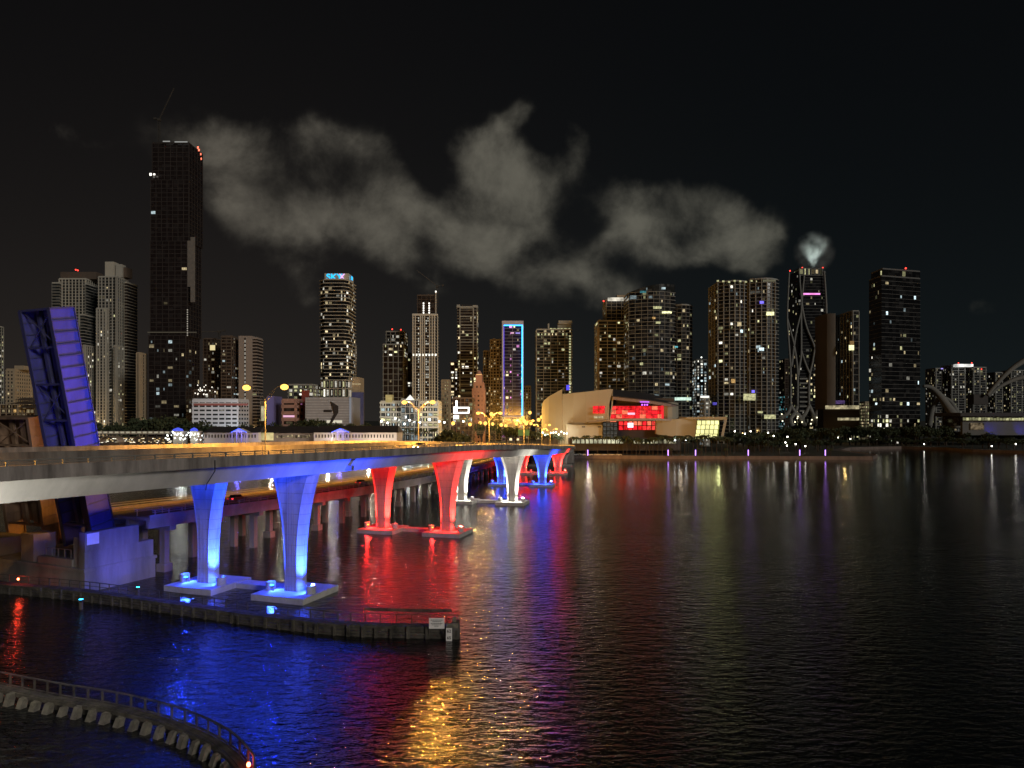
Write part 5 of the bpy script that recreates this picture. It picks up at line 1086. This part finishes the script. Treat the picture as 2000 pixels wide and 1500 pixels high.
tree(880, 470, 831, 50, 'round dark tree beside the amber lamp at the bridge end', None); tree(905, 500, 838, 26, 'small tree right of the round dark tree', None); tree(860, 490, 840, 26, 'small tree left of the round dark tree', None)
for (a, yt, w) in ((940,818,26),(965,822,28),(990,826,26),(1008,828,22)): tree(a, 600, yt, w, 'tree among the amber street lamps below the pink tower', 'trees below the pink tower')
for i in range(46):
    a = 1425+i*12.8+rnd.uniform(-5,5); yt = 838 if a < 1530 else (830 if a < 1640 else 826)
    dd = 640+rnd.random()*40 if a > 1640 else 560+rnd.random()*50
    if a > 1850: yt = 836+rnd.random()*4
    tree(a, dd, yt+rnd.uniform(-2.5,4), 26+rnd.random()*14, 'dark tree in the park tree line right of the arena', 'park trees right of the arena')
for i in range(34):
    a = 1440+i*17+rnd.uniform(-6,6); dd = 520+rnd.random()*25 if a < 1630 else 640
    if a > 1880: dd = 575+rnd.random()*20
    tree(a, dd, 852+rnd.uniform(-3,6), 22+rnd.random()*12, 'low dark tree along the park shore', 'low trees along the park shore')
PALMS = []
frond_m = mat('palm_frond', (.05,.065,.03), .8, .3, 1)
for v in range(3):
    rn = random.Random(50+v); mb = MB()
    for k in range(15):
        a = 6.283*k/15+rn.uniform(-.2,.2); up = rn.uniform(.1,1.0); L = rn.uniform(2.3,3.1); prev = None
        for i in range(7):
            t = i/6; r = L*t; z = up*1.5*t-2.6*t*t*(1.1-.4*up); w = .42*math.sin(math.pi*min(1,t*.9+.12))
            c = Vector((math.cos(a)*r, math.sin(a)*r, z)); s = Vector((-math.sin(a), math.cos(a), 0))*w
            cur = (c-s-Vector((0,0,w*.6)), c, c+s-Vector((0,0,w*.6)))
            if prev: mb.add([*prev, *cur], [(0,1,4,3),(1,2,5,4)])
            prev = cur
    PALMS.append(mb.mesh('fronds', frond_m))
PTR = MB().tube([(0,0,0),(.1,0,.5),(.05,0,1)], [.30,.22,.17], 7).mesh('trunk', BARK)
def palm(px, d, h, label, group, sc_=1.0):
    x = X(px, d); o = thing('palm_tree', label, 'palm tree', (x, d, LAND), group)
    inst('trunk', PTR, o, (x, d, LAND-.05), rnd.random()*6, (1, 1, h)); inst('fronds', rnd.choice(PALMS), o, (x, d, LAND+h), rnd.random()*6, (sc_,)*3)
for a in (1123, 1144, 1167, 1187): palm(a, 488, 12.2+rnd.random(), 'palm before the lit shopfronts under the left arena wing', 'palms before the arena wing', 1.6)
for i in range(17): palm(1208+i*8.6+rnd.uniform(-3,3), 486+rnd.random()*8, 10+rnd.random()*3.5, 'palm in the dark row below the red glass front', 'palms below the red front', 1.7)
for i in range(9): palm(1352+i*9.5+rnd.uniform(-3,3), 488+rnd.random()*8, 10.5+rnd.random()*3, 'palm before the yellow glass hall', 'palms before the yellow hall', 1.6)
for i in range(12): palm(1022+i*6.5+rnd.uniform(-2,2), 500+rnd.random()*20, 13.5+rnd.random()*3.5-i*.3, 'palm in the row left of the arena by the bridge end', 'palms left of the arena', 1.5)
for i in range(9): palm(1430+i*11+rnd.uniform(-4,4), 520+rnd.random()*20, 12+rnd.random()*3, 'slim palm in the dark park right of the yellow hall', 'palms in the park', 1.6)
for i in range(14): palm(728+i*9.5+rnd.uniform(-4,4), 540+rnd.random()*15, 15+rnd.random()*3, 'tall palm before the bright hotel', 'palms before the bright hotel', 1.5)
for px in (1305, 1360, 1411, 1515, 1615): palm(px+7, 472, 5.2, 'small lamplit palm on the quay beside a light column', 'quay palms', .8)

# ================================================================== lamps ashore
def post_lamp(px, py, d, label, group, col=(1,.95,.82), e=0, s=10, r=.45, nm='park_lamp'):
    b = Vector((X(px,d), d, LAND)); t = P(px, py, d); o = thing('lamp_post', label, 'street lamp', tuple(b), group)
    MB().tube([b, t], [.16,.09], 6).build('pole', M_dark(), o); MB().ball(t+Vector((0,0,r*.6)), r, 8, 6).build('globe', emit('%s_globe' % nm, col, s), o)
    if e: light('lamp_light', 'POINT', t+Vector((0,0,r*2+.3)), e, col, o, .4)
for i, px in enumerate((1148, 1305, 1358.5, 1461.5, 1562, 1612)):
    b = Vector((X(px,473.5), 473.5, LAND))
    o = thing('light_column', ('leftmost purple light column on the quay below the arena','second purple light column from the left on the quay','third purple light column from the left on the quay','fourth purple light column from the left on the quay','purple light column next to last on the quay','rightmost purple light column on the quay')[i], 'light column', tuple(b), 'purple light columns on the quay')
    MB().tube([b, b+Vector((0,0,.5))], .22, 8).build('base', M_dark(), o)
    MB().tube([b+Vector((0,0,.5)), b+Vector((0,0,4.3))], .30, 8).build('light_tube', emit('purple_light_tube', (.52,.26,1), 3.2), o)
    light('column_light', 'POINT', b+Vector((0,-.9,3)), 28, (.45,.15,1), o, .4)
for i, (px, py) in enumerate(((1435,843),(1455,848),(1466,843),(1483,848),(1500,846),(1511,852),(1534,865),(1538,854),(1554,868),(1573,872),(1537,871))): post_lamp(px, py, 515+(i % 4)*8, 'white park lamp among the trees right of the yellow hall', 'park lamps right of the hall', s=14)
for i, (px, py) in enumerate(((1637,855),(1687,861),(1713,859),(1741,861),(1661,858),(1805,868))): post_lamp(px, py, 640, 'white lamp at the back of the dark inlet', 'lamps round the inlet', s=16, e=40)
for px, py in ((1937,872),(1984,868)): post_lamp(px, py, 570, ('white lamp on the lawn at far right' if px < 1950 else 'rightmost white lamp at the park edge'), 'far right lamps', s=16, e=50)
for i, (px, py) in enumerate(((1327,857),(1340,860),(1318,861),(1263,861))): post_lamp(px, py, 494, 'cool white lamp before the arena promenade', 'promenade lamps', (.9,.97,1), 220, 12, .6, 'promenade')
AMBL = [(885,829,560),(918,831,600),(938,828,610),(948,829,560),(962,830,640),(979,832,600),(988,834,620),(1009,830,640),(1021,818,600),(1024,825,560),(1028,829,580),(1035,808,620),(1037,829,640),(1052,822,590),(1058,817,610),(960,811,540)]
for i, (px, py, d) in enumerate(AMBL): post_lamp(px, py, d, 'amber street lamp in the cluster beyond the bridge end', 'amber lamps beyond the bridge', (1,.52,.10), 12000, 2.4, 1.5, 'amber')
for i in range(10): post_lamp(1060+i*5.2, 843+rnd.random()*8, 505+rnd.random()*12, 'white lamp in the plaza left of the arena', 'plaza lamps', (1,.95,.75), 900, 8, .5, 'plaza')
for i, (px, py) in enumerate(((757,827),(772,818),(790,829),(820,826),(838,820),(858,824),(868,826),(905,824),(745,824),(800,822))): post_lamp(px, py, 575, 'white lamp among the palms before the bright hotel', 'lamps before the bright hotel', (.95,1,.95), 3500, 9, .7, 'hotel')
# street light between the tower blocks: amber lamps down in the streets, mostly hidden by trees
for i, (px, d) in enumerate(((150,740),(235,730),(420,720),(470,700),(700,690),(775,800),(830,790),(910,800),(960,760),(1000,740),(1080,760),(1190,720),(1300,690),(1450,660),(1650,720),(1760,660))):
    post_lamp(px, Z(0,1)*0+815+(CH-LAND-11)*F/d, d, 'amber lamp down in the streets between the towers', 'street lamps between the towers', (1,.62,.22), 15000 if px < 1120 else 2500, 8, .5, 'street')
# sign gantry and guard rails on the road ashore
gt = thing('sign_gantry', 'pale steel road gantry beyond the end of the bridge', 'gantry', (X(950,500), 500, LAND))
for a in (922, 968): MB().bar((X(a,500),500,LAND), (X(a,500),500,Z(842,500)), .4, .4).build('leg', m_pole, gt)
for y in (842, 846): MB().bar((X(922,500),500,Z(y,500)), (X(968,500),500,Z(y,500)), .35, .35).build('truss_chord', m_pole, gt)
for i in range(9): MB().bar((X(922+5.1*i,500),500,Z(846,500)), (X(924.5+5.1*i,500),500,Z(842,500)), .2, .2).build('truss_web', m_pole, gt)
gs = thing('road_sign', 'green road sign beside the palms at the bridge end', 'sign', (X(1022,480), 480, LAND))
box_part(gs, 'board', 1012, 1034, 839, 851, 480, .2, mat('green_sign', (.03,.16,.10), .6)); MB().bar((X(1014,480.4),480.4,LAND), (X(1014,480.4),480.4,Z(845,480)), .3, .3).build('post', m_pole, gs); MB().bar((X(1032,480.4),480.4,LAND), (X(1032,480.4),480.4,Z(845,480)), .3, .3).build('post', m_pole, gs)
# cars parked on the quay road below the arena
for i in range(7):
    px = 1125+i*14; b = Vector((X(px,481), 483, LAND)); o = thing('parked_car', 'pale car parked on the quay road below the arena', 'car', tuple(b), 'cars on the quay road')
    MB().prism([(b.x-2,b.y-.9),(b.x+2,b.y-.9),(b.x+2,b.y+.9),(b.x-2,b.y+.9)], LAND+.3, LAND+.95).build('body', mat('quay_car_paint', (.55,.52,.46), .4), o)
    MB().prism([(b.x-1.3,b.y-.8),(b.x+1.1,b.y-.8),(b.x+1.1,b.y+.8),(b.x-1.3,b.y+.8)], LAND+.95, LAND+1.5, [(b.x-.9,b.y-.7),(b.x+.6,b.y-.7),(b.x+.6,b.y+.7),(b.x-.9,b.y+.7)]).build('cabin', glass('car_glass', (.02,.02,.025), .01), o)
    for u in (-1.2, 1.2):
        for v in (-.85, .85): MB().tube([(b.x+u,b.y+v-.1,LAND+.33),(b.x+u,b.y+v+.1,LAND+.33)], .33, 8).build('wheel', mat('tyre_rubber', (.02,.02,.02), .9), o)
